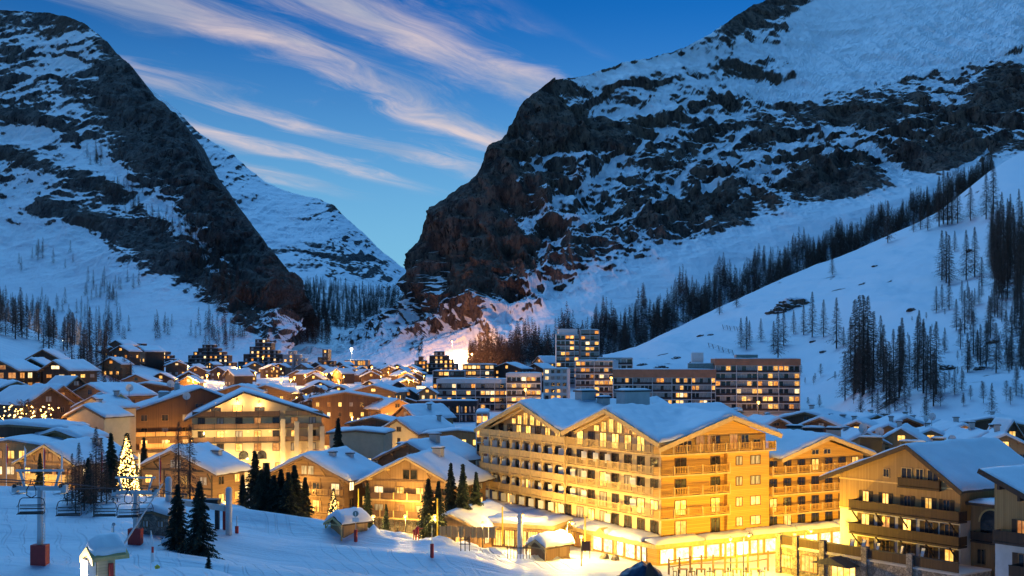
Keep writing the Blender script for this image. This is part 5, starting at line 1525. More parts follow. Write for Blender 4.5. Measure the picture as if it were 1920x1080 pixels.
# ------------------------------------------------------------------ roofs on the right, in front of the hill
RIGHT = [
 ((1456, 784), 262, 7, 10, 1.7, 20, dict(), 'house with small orange gable behind the hotel wing roof'),
 ((1512, 772), 275, 16, 12, 2.0, -38, dict(), 'house with a wide smooth snow roof below the red topped block'),
 ((1540, 783), 262, 12, 10, 2.2, -42, dict(), 'dark gabled house with lit balcony edge right of the wing'),
 ((1578, 787), 268, 11, 10, 1.8, 0, dict(), 'blue snow roof house left of the dark gable'),
 ((1607, 790), 258, 10, 12, 2.0, -24, dict(), 'dark gabled house under the larch clump'),
 ((1666, 797), 240, 7, 10, 1.5, -18, dict(wall_m=W_LARCH), 'small house with carved gable beneath the biggest dark gable'),
 ((1699, 783), 262, 13, 14, 2.6, -6, dict(wall_m=W_DARK), 'broad dark gabled house with chimney at the foot of the hill'),
 ((1690, 803), 226, 8, 12, 2.4, -24, dict(wall_m=W_LARCH, p_lit=.6), 'timber gable with lit trusses behind the right chalet'),
 ((1622, 811), 224, 8, 9, 1.8, 6, dict(wall_m=W_LARCH), 'low timber gable half hidden by a satellite dish'),
 ((1745, 806), 232, 8, 10, 1.7, -14, dict(wall_m=W_LARCH, p_lit=.7), 'small orange lit gable behind the right chalet ridge'),
 ((1806, 797), 245, 12, 12, 2.2, 0, dict(wall_m=W_HONEY, p_lit=1.0), 'brightly floodlit golden gable behind the right chalet'),
 ((1851, 811), 222, 11, 12, 2.4, 8, dict(wall_m=W_HONEY, p_lit=.6, side='left'), 'yellow boarded gable right of the floodlit gable'),
 ((1884, 815), 214, 9, 10, 2.2, -10, dict(wall_m=W_LARCH, p_lit=.7), 'brown gable with small lit windows near the right edge'),
 ((1898, 788), 262, 4.5, 9, 3.6, 0, dict(wall_m=W_BROWN, p_lit=.2), 'steep narrow dark gable near the right edge'),
 ((1760, 790), 275, 15, 12, 1.8, 40, dict(side='left'), 'snow roof house between the broad and floodlit gables'),
 ((1640, 778), 300, 12, 10, 1.8, 30, dict(side='left'), 'small snowy roof tight under the larches'),
 ((1860, 783), 290, 16, 12, 1.6, -30, dict(), 'long snow roof house at the foot of the hill on the right'),
]
for i, (ap, D, W, L, rs, rot, kw, lb) in enumerate(RIGHT):
    kw.setdefault('wall_m', W_BROWN); kw.setdefault('p_lit', .3)
    rr = random.Random(i)
    t = house_at('rooftop_house', lb, ap, D, W, L, rs, rot, 'house', seed=300 + i, floors=[1.4, 4.0], bays=3, snow=.6, chims=((rr.uniform(-2, 2), rr.uniform(3, 7), .9, .8, rr.uniform(1.0, 1.8)),) if W > 6 else (), **kw)
    if 'floodlit golden' in lb or 'yellow boarded' in lb:
        t0 = t; lamp_light((0, -3.5, 5.5), 1980, WARM, .3, t); part('wall_lamp', MB().ball((0, -.4, 6.2), .2, 8, 5), LAMPM, t, True)

def dish(label, pos, r, yaw):
    t = thing('satellite_dish', label, 'satellite dish', pos, yaw, 'satellite dishes on the roofs')
    part('mast', MB().tube([(0, 0, -1.6), (0, 0, 0)], .05, 6), DARKM, t)
    b = MB(); k = 14
    for i in range(5):
        for j in range(k):
            rr = r * i / 4; q = 2 * math.pi * j / k
            b.v.append((rr * math.cos(q), -.25 * (rr / r) ** 2 * r - .05, rr * math.sin(q) + .3))
    for i in range(4):
        for j in range(k): b.f.append((i*k+j, i*k+(j+1) % k, (i+1)*k+(j+1) % k, (i+1)*k+j))
    part('reflector', b, DISH, t, True)
    part('feed_arm', MB().tube([(0, -.05, .3 - r), (0, -r, .25)], .03, 5), DARKM, t)
for i, (px, py, D, r, lb) in enumerate([(1616, 806, 218, 1.0, 'large pale satellite dish before the low timber gable'), (1650, 812, 215, .8, 'dark grey dish right of the large pale dish'), (1735, 788, 235, .7, 'white dish on a mast above the small orange gable'),
        (1747, 784, 238, .8, 'higher white dish beside the mast dish'), (242, 730, 240, .8, 'white dish on the roof of the timber hotel'), (320, 722, 250, .8, 'white dish on the roof stack of the timber hotel'), (350, 745, 244, .8, 'white dish on the dark gable of the timber hotel'), (1785, 826, 205, .7, 'dark dish behind the ridge of the right chalet')]):
    dish(lb, P(px, py, D), r, R([20, -30, 25, 10, 35, 15, 10, -20][i]))
for i, (px, py, D, w, h) in enumerate([(1490, 802, 205, 2.6, 2.2), (1525, 806, 200, 3.4, 2.0), (1563, 806, 202, 2.4, 2.0), (1634, 824, 196, 3.6, 2.0), (1712, 832, 190, 4.0, 1.8), (1760, 826, 196, 2.0, 2.6), (1865, 800, 240, 2.0, 2.6), (1553, 776, 285, 2.2, 2.4)]):
    p = P(px, py, D); g = gz(p.x, p.y)
    t = thing('roof_stack', ['pale green', 'dark green', 'squat grey', 'wide dark', 'wide green', 'white', 'grey', 'tall'][i] + ' ventilation stack among the right hand rooftops, ' + ['behind the hotel wing', 'next along the wing ridge', 'at the end of the wing ridge', 'left of the chalet peak', 'above the chalet ridge', 'by the floodlit gable', 'near the right edge', 'under the shrubs'][i], 'roof stack', (p.x, p.y, g), R(-20))
    part('shaft', MB().box(-w/2, w/2, -.7, .7, -1, p.z - g), [COPPER, TAUPE, CONC, DARKM, COPPER, WHITE, CONC, CONC][i], t)
    part('cowl', MB().box(-w/2 - .2, w/2 + .2, -.9, .9, p.z - g + .25, p.z - g + .4).box(-w/2 + .1, w/2 - .1, -.4, .4, p.z - g, p.z - g + .25), DARKM, t)
    part('stack_snow', snow_sheet(lambda X, Y: X*0 + p.z - g + .404, -w/2 - .15, w/2 + .15, -.85, .85, .3, i, 8, 6), SNOW, t)

# ------------------------------------------------------------------ apartment blocks
block('apartment_block', 'long flat apartment block with rust red parapet below the snow hill', 1150, 1341, 693, 458, 13, R(-6), floors=5, fh=2.85, bays=26, wall_m=CONC, band_m=TAUPE, top_m=RUST, top_h=3.0, p_lit=.26, seed=401,
      pent=((.74, .98, .2, .6, 2.4, COPPER),))
block('apartment_block', 'tall apartment block with rust red parapet right of the long one', 1341, 1499, 673, 455, 15, R(-4), floors=6, fh=2.95, bays=16, wall_m=CONC, band_m=TAUPE, top_m=RUST, top_h=2.4, p_lit=.30, seed=402,
      pent=((.26, .52, .2, .6, 1.6, COPPER),))
q = P(1297, 690, 465)
t = thing('lift_shaft', 'white square lift shaft rising behind the long block', 'tower', (q.x, q.y, q.z), R(-6)); part('shaft', MB().box(0, 4.6, 0, 4, -12, 6.0), WHITE, t); part('shaft_snow', snow_sheet(lambda X, Y: X*0 + 6.004, -.05, 4.65, -.05, 4.05, .25, 3, 6, 6), SNOW, t)
block('apartment_block', 'terraced white apartment block with glowing flats in the centre', 820, 955, 711, 480, 14, R(-3), floors=4, fh=2.8, bays=15, wall_m=GREYR, band_m=TAUPE, top_m=WHITE, top_h=1.6, p_lit=.36, seed=403)
block('apartment_block', 'higher white end of the terraced block with lit top floor', 950, 1014, 700, 476, 14, R(-3), floors=5, fh=2.75, bays=7, wall_m=WHITE, band_m=TAUPE, top_m=WHITE, top_h=1.2, p_lit=.5, seed=404)
block('apartment_block', 'narrow white stair block between the terraces and tower', 1020, 1064, 692, 495, 12, R(-8), floors=6, fh=2.7, bays=4, wall_m=WHITE, band_m=WHITE, p_lit=.35, seed=405, win_w=.55)
block('apartment_block', 'white terraced block with brown balconies below the tower', 1080, 1150, 677, 520, 14, R(-14), floors=6, fh=2.8, bays=8, wall_m=WHITE, band_m=W_BROWN, p_lit=.34, seed=406)
block('apartment_block', 'low white penthouse block between the tower and the hill', 1120, 1186, 672, 545, 14, R(-4), floors=3, fh=2.9, bays=6, wall_m=WHITE, band_m=TAUPE, p_lit=.1, seed=407)
block('tower_block', 'white tower block of ten storeys above the terraced flats', 1043, 1085, 628, 600, 12, 0, floors=9, fh=2.8, bays=5, wall_m=WHITE, band_m=W_BROWN, p_lit=.22, seed=408, pent=((.1, .95, .1, .9, 3.0, WHITE),))
block('tower_block', 'taller right half of the white tower block with grey wall', 1089, 1123, 619, 602, 12, 0, floors=10, fh=2.8, bays=4, wall_m=GREYR, band_m=W_BROWN, p_lit=.4, seed=409)
block('apartment_block', 'dark clad building with round windows below the terraced flats', 783, 893, 752, 425, 12, R(-2), floors=2, fh=3.2, bays=14, wall_m=TAUPE, band_m=TAUPE, p_lit=.2, seed=410, balc_d=.2, rail_h=.6, win_w=.4, top_m=TAUPE, top_h=1.5)
block('apartment_block', 'dark stepped building with yellow lit top windows left of the tower', 868, 926, 684, 560, 12, R(-6), floors=4, fh=2.8, bays=7, wall_m=W_DARK, band_m=W_DARK, p_lit=.55, seed=411)
block('apartment_block', 'dark stepped building with lit corner above the terraced block', 812, 872, 696, 530, 12, 0, floors=3, fh=2.8, bays=6, wall_m=W_DARK, band_m=W_DARK, p_lit=.35, seed=412)
# far stepped resort blocks: steps rise to a peak
def stepped(label, px0, px1, ybase, ypeak, D, n, seed, wall_m, p_lit, skew=.5):
    rg = random.Random(seed)
    a, b_ = P(px0, ybase, D), P(px1, ybase, D); W = b_.x - a.x
    t = thing('stepped_block', label, 'apartment block', (a.x, a.y, a.z))
    Hm = (ybase - ypeak) / F * D
    for i in range(n):
        u = (i + .5) / n
        h = Hm * max(.35, (u / skew if u < skew else (1 - u) / (1 - skew)) ** .55)
        h = max(2.8, round(h / 2.8) * 2.8); x0, x1 = W * i / n, W * (i + 1) / n
        dy = rg.uniform(0, 5)
        part('wall', MB().box(x0, x1 - .02, dy, 16, -25, h), wall_m, t)
        part('roof_snow', snow_sheet(lambda X, Y: X*0 + h + .004, x0 - .2, x1 + .2, dy - .4, 16, .5, seed + i, 5, 5), SNOW, t)
        for k in range(-1, int(h / 2.8)):
            part('balcony_band', MB().box(x0 + .1, x1 - .12, dy - .9, dy - .01, k * 2.8 + .02, k * 2.8 + .38), GREYR if wall_m is not GREYR else WHITE, t)
        fc = Face('front', dy); nb = max(1, int((x1 - x0) / 2.9))
        for k in range(-1, int(h / 2.8)):
            for j in range(nb): fc.fwin(t, x0 + (x1 - x0) * (j + .5) / nb, k * 2.8 + .55, 1.5, 1.6, pick(rg, p_lit, True))
    return t
stepped('stepped apartment pyramid with bright snow ledges at the far left', 222, 288, 692, 641, 900, 8, 501, W_DARK, .55)
stepped('lower stepped apartment wing right of the bright pyramid', 286, 332, 694, 655, 890, 6, 502, W_DARK, .5, .3)
stepped('dark rounded apartment block with lit flats left of the far cluster', 341, 436, 693, 646, 920, 10, 503, W_DARK, .38)
stepped('tallest dark stepped tower of the far apartment cluster', 445, 540, 706, 630, 880, 9, 504, W_DARK, .30, .45)
stepped('grey stepped block in the middle of the far apartment cluster', 520, 590, 708, 655, 860, 7, 505, GREYR, .32, .3)
stepped('reddish brown block at the right of the far apartment cluster', 584, 625, 706, 655, 850, 4, 506, W_BROWN, .34, .6)
stepped('blue roofed stepped block under the glowing cliff foot', 796, 858, 690, 659, 800, 7, 507, W_DARK, .62, .45)
stepped('small lit stepped block left of the blue roofed one', 770, 798, 692, 668, 790, 4, 508, W_BROWN, .6, .6)
block('lit_pavilion', 'low brightly lit pavilion on the slope below the cliffs', 646, 690, 676, 900, 14, 0, floors=2, fh=4.0, bays=9, wall_m=W_BROWN, band_m=W_BROWN, p_lit=.9, seed=509, balc_d=.6, rail_h=.5)
block('lit_hall', 'orange lit hall beside the row of starry street lamps', 632, 672, 692, 760, 14, 0, floors=3, fh=3.0, bays=7, wall_m=W_BROWN, band_m=W_BROWN, p_lit=.6, seed=510, balc_d=.6, rail_h=.5)

# lamps between the houses of the middle village
rl = random.Random(4)
for i in range(44):
    px = rl.uniform(330, 810); D = rl.uniform(285, 760); p = at(px, D)
    street_lamp('golden street lamp among the snowy roofs of the middle village', p, rl.uniform(5, 7), rl.uniform(5000, 11000), (1, .48, .08), 'street lamps of the middle village', arm=False, gr=.28)
for i in range(9):
    px = rl.uniform(0, 220); D = rl.uniform(235, 330); p = at(px, D)
    street_lamp('golden street lamp among the houses at the left edge', p, rl.uniform(4, 6), rl.uniform(2400, 5000), (1, .48, .08), 'street lamps of the left village', arm=False, gr=.24)
for i in range(8):
    px = rl.uniform(1480, 1900); D = rl.uniform(200, 275); p = at(px, D)
    street_lamp('golden street lamp down between the right hand roofs', p, rl.uniform(4, 6), rl.uniform(700, 1500), (1, .55, .12), 'street lamps between the right roofs', arm=False, gr=.22)
# ------------------------------------------------------------------ far street lamps and the lamps that wash the cliff foot
far_l = [(527, 716, 560, 1500), (545, 714, 580, 1500), (552, 710, 590, 1500), (572, 706, 620, 2200), (590, 708, 640, 2200), (606, 704, 660, 1500), (612, 703, 640, 2200), (622, 701, 650, 2200), (632, 700, 655, 2200), (388, 706, 540, 2600), (410, 703, 560, 1500), (440, 703, 560, 1500),
         (660, 784, 300, 900), (672, 788, 300, 900), (493, 671, 760, 900), (860, 700, 560, 900), (283, 685, 650, 1200), (300, 690, 640, 1200), (80, 782, 232, 500), (697, 690, 700, 1200), (745, 690, 720, 900), (1422, 757, 440, 500), (985, 733, 465, 500), (1146, 711, 500, 500)]
for i, (px, py, D, pw) in enumerate(far_l):
    p = P(px, py, D); g = gz(p.x, p.y); h = max(5.0, min(p.z - g, 12))
    street_lamp('bright golden street lamp glaring in the far village street', (p.x, p.y, p.z - h), h, pw * 5, (1, .46, .08), 'far village street lamps', arm=False, gr=.30 if D < 400 else .55)
for i, (px, py, D, pw, lb) in enumerate([(659, 657, 930, 70000, 'dazzling white floodlight on a mast below the far cliffs'), (848, 640, 990, 520000, 'orange floodlight mast at the foot of the glowing scree'), (885, 664, 990, 70000, 'second orange floodlight mast right of the glowing scree'), (118, 640, 560, 60000, 'pale floodlight mast on the left snow shoulder')]):
    if i in (1, 2): D = RMS.hit(px, py).y - 75
    p = P(px, py, D)
    street_lamp(lb, (p.x, p.y, p.z - 14), 14, pw, [(1, .75, .4), (1, .42, .13), (1, .42, .16), (.85, .9, 1)][i], 'floodlight masts', arm=False, gr=[1.1, .4, .3, .3][i], globe=LAMPW if i in (0, 3) else LAMPM)

# the point of the snow that a pixel shows
def G(px, py, D0=60, D1=240):
    ds = np.arange(D0, D1, .25); k = (px - 960) / F
    zr = CZ + (HZ - py) / F * ds; zg = ground_z(k * ds, ds)
    hit = np.nonzero(zr <= zg)[0]
    D = float(ds[hit[0]]) if len(hit) else float(D1)
    return P(px, py, D)
# ------------------------------------------------------------------ trees among the houses
def spruce_at(px, base, top, D, label, wide=1.0, group=None, seed=0, kind='spruce'):
    p = P(px, base, D); zt = P(px, top, D).z
    g = gz(p.x, p.y) - .15
    h0 = (base - top) / F * D
    return plant(kind, 'spruce_tree' if kind == 'spruce' else 'larch_tree', label, (p.x, p.y, g), max(zt - g, 1.0), group, seed, wide * min(1.0, h0 / max(zt - g, 1.0)) ** .5)
for i, (px, b_, t_, D, lb, wd) in enumerate([
    (333, 1004, 908, 134, 'dark spruce left of the blue round sign by the lift', 1.15), (374, 1016, 902, 131, 'dark spruce right of the blue round sign by the lift', 1.15),
    (208, 945, 812, 172, 'tall dark spruce just left of the lit christmas tree', .8), (165, 975, 858, 158, 'dark spruce in the fenced grove behind the lift', .9), (75, 905, 850, 190, 'dark spruce before the golden chalet', .9),
    (478, 962, 845, 172, 'tall spruce at the left of the front clump', 1.0), (500, 966, 868, 168, 'broad spruce in the front clump left of centre', 1.2), (527, 968, 880, 168, 'broad spruce in the middle of the front clump', 1.25), (552, 970, 872, 167, 'dense spruce in the front clump right of centre', 1.2), (572, 968, 895, 169, 'low spruce at the right end of the front clump', 1.1), (455, 958, 890, 174, 'short spruce at the left end of the front clump', 1.0),
    (490, 968, 880, 166, 'dense low spruce filling the left of the front clump', 1.3), (514, 970, 890, 166, 'dense low spruce under the tall ones of the front clump', 1.35), (541, 970, 885, 165, 'dense low spruce filling the right of the front clump', 1.3), (634, 845, 783, 228, 'lone spruce before the white columns of the hotel', 1.0), (689, 958, 905, 172, 'small spruce beside the yellow lamp post', 1.0), (803, 985, 897, 163, 'dark spruce left of the stone based chalet steps', 1.1), (822, 985, 902, 163, 'second dark spruce by the stone based chalet', 1.0),
    (845, 955, 868, 172, 'slim spruce left of the pavilion', .9), (868, 958, 870, 171, 'slim spruce next to the pavilion', .95), (893, 955, 885, 174, 'short spruce between pavilion and hotel', 1.0), (724, 985, 945, 164, 'small golden lit spruce before the stone base', 1.0), (270, 905, 820, 205, 'thin spruce behind the flag poles', .8), (345, 890, 842, 200, 'thin young spruce behind the front chalet', .8)]):
    spruce_at(px, b_, t_, D, lb, wd, 'spruces among the chalets', i)
for i, (px, b_, t_, D) in enumerate([(135, 985, 850, 156), (148, 980, 830, 158), (180, 978, 800, 160), (190, 975, 822, 162), (158, 985, 862, 154), (220, 965, 872, 163), (126, 985, 878, 155), (142, 985, 868, 153), (170, 985, 850, 156), (200, 980, 868, 158), (212, 975, 880, 160), (176, 986, 872, 152), (335, 935, 790, 172), (356, 940, 795, 170)]):
    spruce_at(px, b_, t_, D, 'bare leafless larch in the snowy grove behind the lift' if i < 12 else 'bare larch standing before the broad roofed front chalet', 1.05, 'bare larches behind the lift', i, 'larch')
for i, (px, b_, t_, D) in enumerate([(430, 940, 905, 175), (700, 935, 880, 172), (676, 940, 885, 173), (712, 925, 880, 175), (640, 930, 890, 176), (660, 985, 940, 164), (745, 980, 945, 165), (878, 985, 950, 165), (320, 935, 880, 176), (300, 930, 875, 178)]):
    p = P(px, b_, D); plant('bare', 'bare_shrub', 'leafless bush between the chalets and the piste', (p.x, p.y, gz(p.x, p.y)), (b_ - t_) / F * D, 'bushes along the piste edge', i, 1.2, 'shrub')
# dark trees in the left village
for i in range(46):
    px = random.Random(i).uniform(120, 255); D = random.Random(i + 70).uniform(360, 480); p = at(px, D)
    plant('larch_far', 'larch_tree', 'dark larch in the wood behind the left village houses', p, random.Random(i + 9).uniform(9, 16), 'larches behind the left village', i, 1.2)
for i in range(60):
    px = random.Random(i + 500).uniform(-5, 200); D = random.Random(i + 570).uniform(470, 620); p = at(px, D)
    plant('larch_far', 'larch_tree', 'dark larch on the snow shoulder above the left village', p, random.Random(i + 9).uniform(11, 19), 'larches on the left shoulder', i, 1.1)
for i in range(14):
    px = random.Random(i + 800).uniform(560, 620); D = random.Random(i + 870).uniform(400, 440); p = at(px, D)
    plant('larch_far', 'larch_tree', 'dark leafless tree behind the right eave of the cream hotel', p, random.Random(i).uniform(9, 13), 'trees behind the cream hotel', i, 1.6)

def lit_tree(label, px, base, top, D, wide, n, seed, power):
    t = spruce_at(px, base, top, D, label, wide, None, seed)
    t.name = 'lit_christmas_tree'
    rg = random.Random(seed); b = MB()
    for i in range(n):
        u = rg.random() ** .8; h = 10 * (.04 + .95 * u); r = 2.35 * (1 - u) ** .95 * rg.uniform(.75, 1.05); q = rg.uniform(0, 6.28)
        c = Vector((r * math.cos(q), r * math.sin(q), h - r * .34)); s = .085
        n0 = len(b.v); b.v += [tuple(c + Vector(d) * s) for d in ((1,0,0),(-1,0,0),(0,1,0),(0,-1,0),(0,0,1),(0,0,-1))]
        for f in ((0,2,4),(2,1,4),(1,3,4),(3,0,4),(2,0,5),(1,2,5),(3,1,5),(0,3,5)): b.f.append(tuple(n0 + k for k in f))
    o = part('fairy_lights', b, BULB, t); o['kind'] = 'stuff'
    for k, hz in enumerate((2.0, 5.0, 7.5)): lamp_light((0, -2.9 * (1 - hz / 11), hz), power, (1, .58, .16), .5, t)
lit_tree('tall christmas tree covered in golden lights by the flag poles', 238, 935, 812, 174, 1.05, 1300, 3, 300)
lit_tree('small christmas tree covered in golden lights by the chalets', 625, 974, 916, 166, 1.1, 420, 4, 60)
# round bush wrapped in lights far left
p = P(46, 775, 236); g = gz(p.x, p.y)
t = plant('bare', 'lit_bush', 'round leafless tree wrapped in golden lights at the far left', (p.x, p.y, g), p.z - g + 2.5, None, 5, 1.3, 'tree')
b = MB(); rg = random.Random(8)
for i in range(240):
    q, r_, h = rg.uniform(0, 6.28), rg.uniform(.2, 2.3), rg.uniform(3.2, 7.6); c = Vector((r_*math.cos(q), r_*math.sin(q), h)); n0 = len(b.v)
    b.v += [tuple(c + Vector(d) * .07) for d in ((1,0,0),(-1,0,0),(0,1,0),(0,-1,0),(0,0,1),(0,0,-1))]
    for f in ((0,2,4),(2,1,4),(1,3,4),(3,0,4),(2,0,5),(1,2,5),(3,1,5),(0,3,5)): b.f.append(tuple(n0 + k for k in f))
o = part('fairy_lights', b, BULB, t); o['kind'] = 'stuff'

# ------------------------------------------------------------------ street lamps of the near village
for i, (px, py, D, h, pw, lb) in enumerate([
    (662, 925, 166, 4.4, 900, 'glaring street lamp beside the small lit christmas tree'), (331, 897, 182, 4.0, 700, 'street lamp before the broad roofed front chalet'), (196, 890, 185, 4.0, 350, 'street lamp glowing between the dark spruces'),
    (465, 880, 188, 4.0, 500, 'street lamp right of the front chalet roof'), (20, 905, 186, 4.0, 900, 'street lamp on the golden snow at the far left'), (110, 900, 184, 4.0, 800, 'street lamp behind the flag poles'), (500, 955, 178, 3.5, 700, 'street lamp hidden behind the spruce clump'), (420, 945, 176, 3.5, 600, 'street lamp behind the lift gantry'),
    (700, 985, 163, 3.6, 700, 'street lamp behind the round roofed kiosk'), (760, 1000, 160, 3.6, 800, 'street lamp above the ploughed snow heap'), (815, 985, 162, 4.2, 900, 'street lamp by the pavilion fence'), (905, 1000, 162, 3.6, 900, 'street lamp before the pavilion windows'), (1490, 1008, 152, 4.2, 700, 'twin globe street lamp at the stone terrace corner'), (1090, 1030, 151, 3.6, 700, 'street lamp behind the second kiosk'), (1370, 1020, 149, 4.0, 600, 'street lamp rising from the fenced cafe terrace')]):
    p = P(px, py, D); g = gz(p.x, p.y)
    street_lamp(lb, (p.x, p.y, g), h, pw * 2.0, WARM if px < 1000 else (1, .66, .1), 'street lamps of the near village', arm=False, gr=.22)

# ------------------------------------------------------------------ pavilion left of the hotel
def pavilion():
    q = P(850, 1000, 168); g = gz(q.x, q.y)
    t = gable_house('pavilion', 'low golden pavilion with snowy gable left of the hotel', 'pavilion', (q.x, q.y, g), R(-24), 8.5, 13, 3.0, 1.7, wall_m=W_HONEY, roof_m=DECK_L, trim_m=W_TRIM, seed=81, floors=[.5], bays=4, p_lit=1, win=(1.5, 1.9), snow=.55, gable_win=False, ov=1.2, of=1.2)
    q = P(915, 1003, 170); g = gz(q.x, q.y)
    t2 = thing('glass_lobby', 'long glazed lobby with thick snow on its flat canopy before the hotel', 'building', (q.x, q.y, g), R(-22))
    part('wall', MB().box(-3, 10, 0, 7, -3, 3.1), W_HONEY, t2)
    part('canopy', MB().box(-3.8, 10.6, -1.2, 7.2, 3.104, 3.6), W_TRIM, t2)
    part('roof_snow', snow_sheet(lambda X, Y: X*0 + 3.604, -3.7, 10.5, -1.1, 7.1, .6, 8, 20, 12), SNOW, t2)
    for i in range(7): window(t2, -2.0 + i * 1.8, 0, .15, 1.55, 2.4, 0, LIT, frame_m=W_BROWN, div=4, name='lattice_window')
pavilion()

# ------------------------------------------------------------------ ski lift
def pylon(label, px, base, top_y, D, k=1.0):
    p = G(px, base, 85); D = p.y
    H = (base - top_y) / F * D
    t = thing('lift_pylon', label, 'lift pylon', (p.x, p.y, p.z), 0, 'chairlift pylons')
    part('padding', MB().box(-.72, .72, -.55, .55, -1.5, 1.85), RED, t)
    part('mast', MB().tube([(0, 0, 1.0), (0, 0, H - 1.2)], [.29, .24], 12), PALEM, t, True)
    part('crossarm', MB().box(-2.3, 2.3, -.22, .22, H - 1.5, H - 1.1).box(-2.6, -2.1, -.3, .3, H - 1.7, H - 1.0).box(2.1, 2.6, -.3, .3, H - 1.7, H - 1.0), PALEM, t)
    part('top_frame', MB().bar((-1.5, 0, H - 1.1), (-1.9, 0, H + .3), .2).bar((1.5, 0, H - 1.1), (1.9, 0, H + .3), .2).box(-2.3, 2.3, -.11, .11, H + .3, H + .5), PALEM, t)
    for s in (-1, 1):
        b = MB()
        for i in range(4): b.tube([(s*2.2 - .05, -.75 + i*.5, H - 1.0), (s*2.2 + .05, -.75 + i*.5, H - 1.0)], .2, 10)
        part('sheave', b, DARKM, t)
        part('walkway', MB().box(s*2.2 - .5 * (s > 0) - .1, s*2.2 + .5 * (s < 0) + .1, -1.0, 1.0, H - 1.82, H - 1.76), METAL, t)
    r = MB()
    for i in range(14): r.bar((.3, -.1, 2.2 + i * (H - 4.2) / 14), (.3, .1, 2.2 + i * (H - 4.2) / 14), .04)
    r.bar((.42, -.12, 2.0), (.42, -.12, H - 1.6), .04).bar((.42, .12, 2.0), (.42, .12, H - 1.6), .04)
    part('ladder', r, METAL, t)
    return p, H
p1, H1 = pylon('nearest chairlift pylon with red padded foot at the far left', 75, 1057, 890, 121)
p2, H2 = pylon('second chairlift pylon with red padded foot beside the stone hut', 254, 1021, 902, 134)
# station gantry: two pale masts with a beam
g1, g2 = G(429, 1003, 85), G(316, 996, 85)
t = thing('lift_gantry', 'pale drive gantry of the lift with two round masts', 'lift gantry', (g1.x, g1.y, g1.z))
d = g2 - g1
part('mast', MB().tube([(0, 0, -1), (0, 0, 5.6), (0, 0, 5.85)], [.40, .40, .22], 16), PALEM, t, True)
part('mast', MB().tube([(d.x, d.y, d.z - 1), (d.x, d.y, d.z + 6.3), (d.x, d.y, d.z + 6.55)], [.40, .40, .22], 16), PALEM, t, True)
part('beam', MB().bar((-.4, .4, 3.2), (d.x + .4, d.y, d.z + 3.6), .5, .7), METAL, t)
part('machine_box', MB().box(-3.6, -1.6, 1.0, 2.6, 3.2, 4.2), DARKM, t)
part('leg', MB().box(-2.1, -1.6, 1.5, 2.0, -1, 3.2), DARKM, t); part('leg', MB().box(-1.2, -.7, 1.8, 2.3, -1, 3.2), RED, t)
# ropes
c1 = [Vector((p1.x + s * 2.2, p1.y, p1.z + H1 - .78)) for s in (-1, 1)]; c2 = [Vector((p2.x + s * 2.2, p2.y, p2.z + H2 - .78)) for s in (-1, 1)]
for i in (0, 1):
    a, m_, e = c1[i], c2[i], g1.lerp(g2, .3 + .4 * i) + Vector((0, 0, 4.6))
    b = MB(); b.tube([a + (a - m_) * 1.2, a], .05, 5)
    b.tube([a, a.lerp(m_, .5) - Vector((0, 0, .35)), m_], .05, 5); b.tube([m_, m_.lerp(e, .5) - Vector((0, 0, .2)), e], .05, 5)
    tag(link('lift_cable', b, mat=DARKM), ['left hand steel cable of the chairlift', 'right hand steel cable of the chairlift'][i], 'cable', 'chairlift cables')
def chair(label, px, D, y_seat, yaw):
    p = P(px, y_seat, D)
    t = thing('lift_chair', label, 'chairlift chair', p, yaw, 'empty lift chairs')
    part('seat', MB().box(-1.1, 1.1, -.25, .30, 0, .13), BLACK, t)
    part('backrest', MB().box(-1.1, 1.1, .30, .37, .1, .22).box(-1.1, 1.1, .36, .42, .42, .52).box(-1.1, 1.1, .42, .48, .75, .85), BLACK, t)
    fr = MB()
    for s in (-1, 1): fr.tube([(s*1.15, -.28, .02), (s*1.2, .3, .05), (s*1.2, .42, .9), (s*1.05, .40, 1.35), (s*.8, .3, 1.5)], .045, 6)
    fr.tube([(-.8, .3, 1.5), (.8, .3, 1.5)], .045, 6)
    part('frame', fr, DARKM, t)
    part('safety_bar', MB().tube([(-1.1, .3, 1.0), (-1.1, -.5, .75), (1.1, -.5, .75), (1.1, .3, 1.0)], .03, 6), DARKM, t)
    part('hanger', MB().tube([(0, .3, 1.5), (-.42, .3, 1.75), (-.42, .3, 2.3), (-.1, .3, 2.9), (0, .25, 3.3)], .05, 6).tube([(0, .3, 1.5), (.42, .3, 1.75), (.42, .3, 2.3), (.1, .3, 2.9)], .05, 6), DARKM, t)
for i, (px, D, y, yw) in enumerate([(57, 122, 964, .1), (128, 127, 967, .15), (196, 131, 968, .1), (240, 134, 970, .2), (266, 136, 968, .1)]):
    D = (p1.y + (p2.y - p1.y) * (px - 75) / 179)
    chair(['empty lift chair left of the nearest pylon', 'empty lift chair over the snowy grove edge', 'empty lift chair left of the second pylon', 'empty lift chair touching the second pylon', 'empty lift chair right of the second pylon'][i], px, D, y, yw)

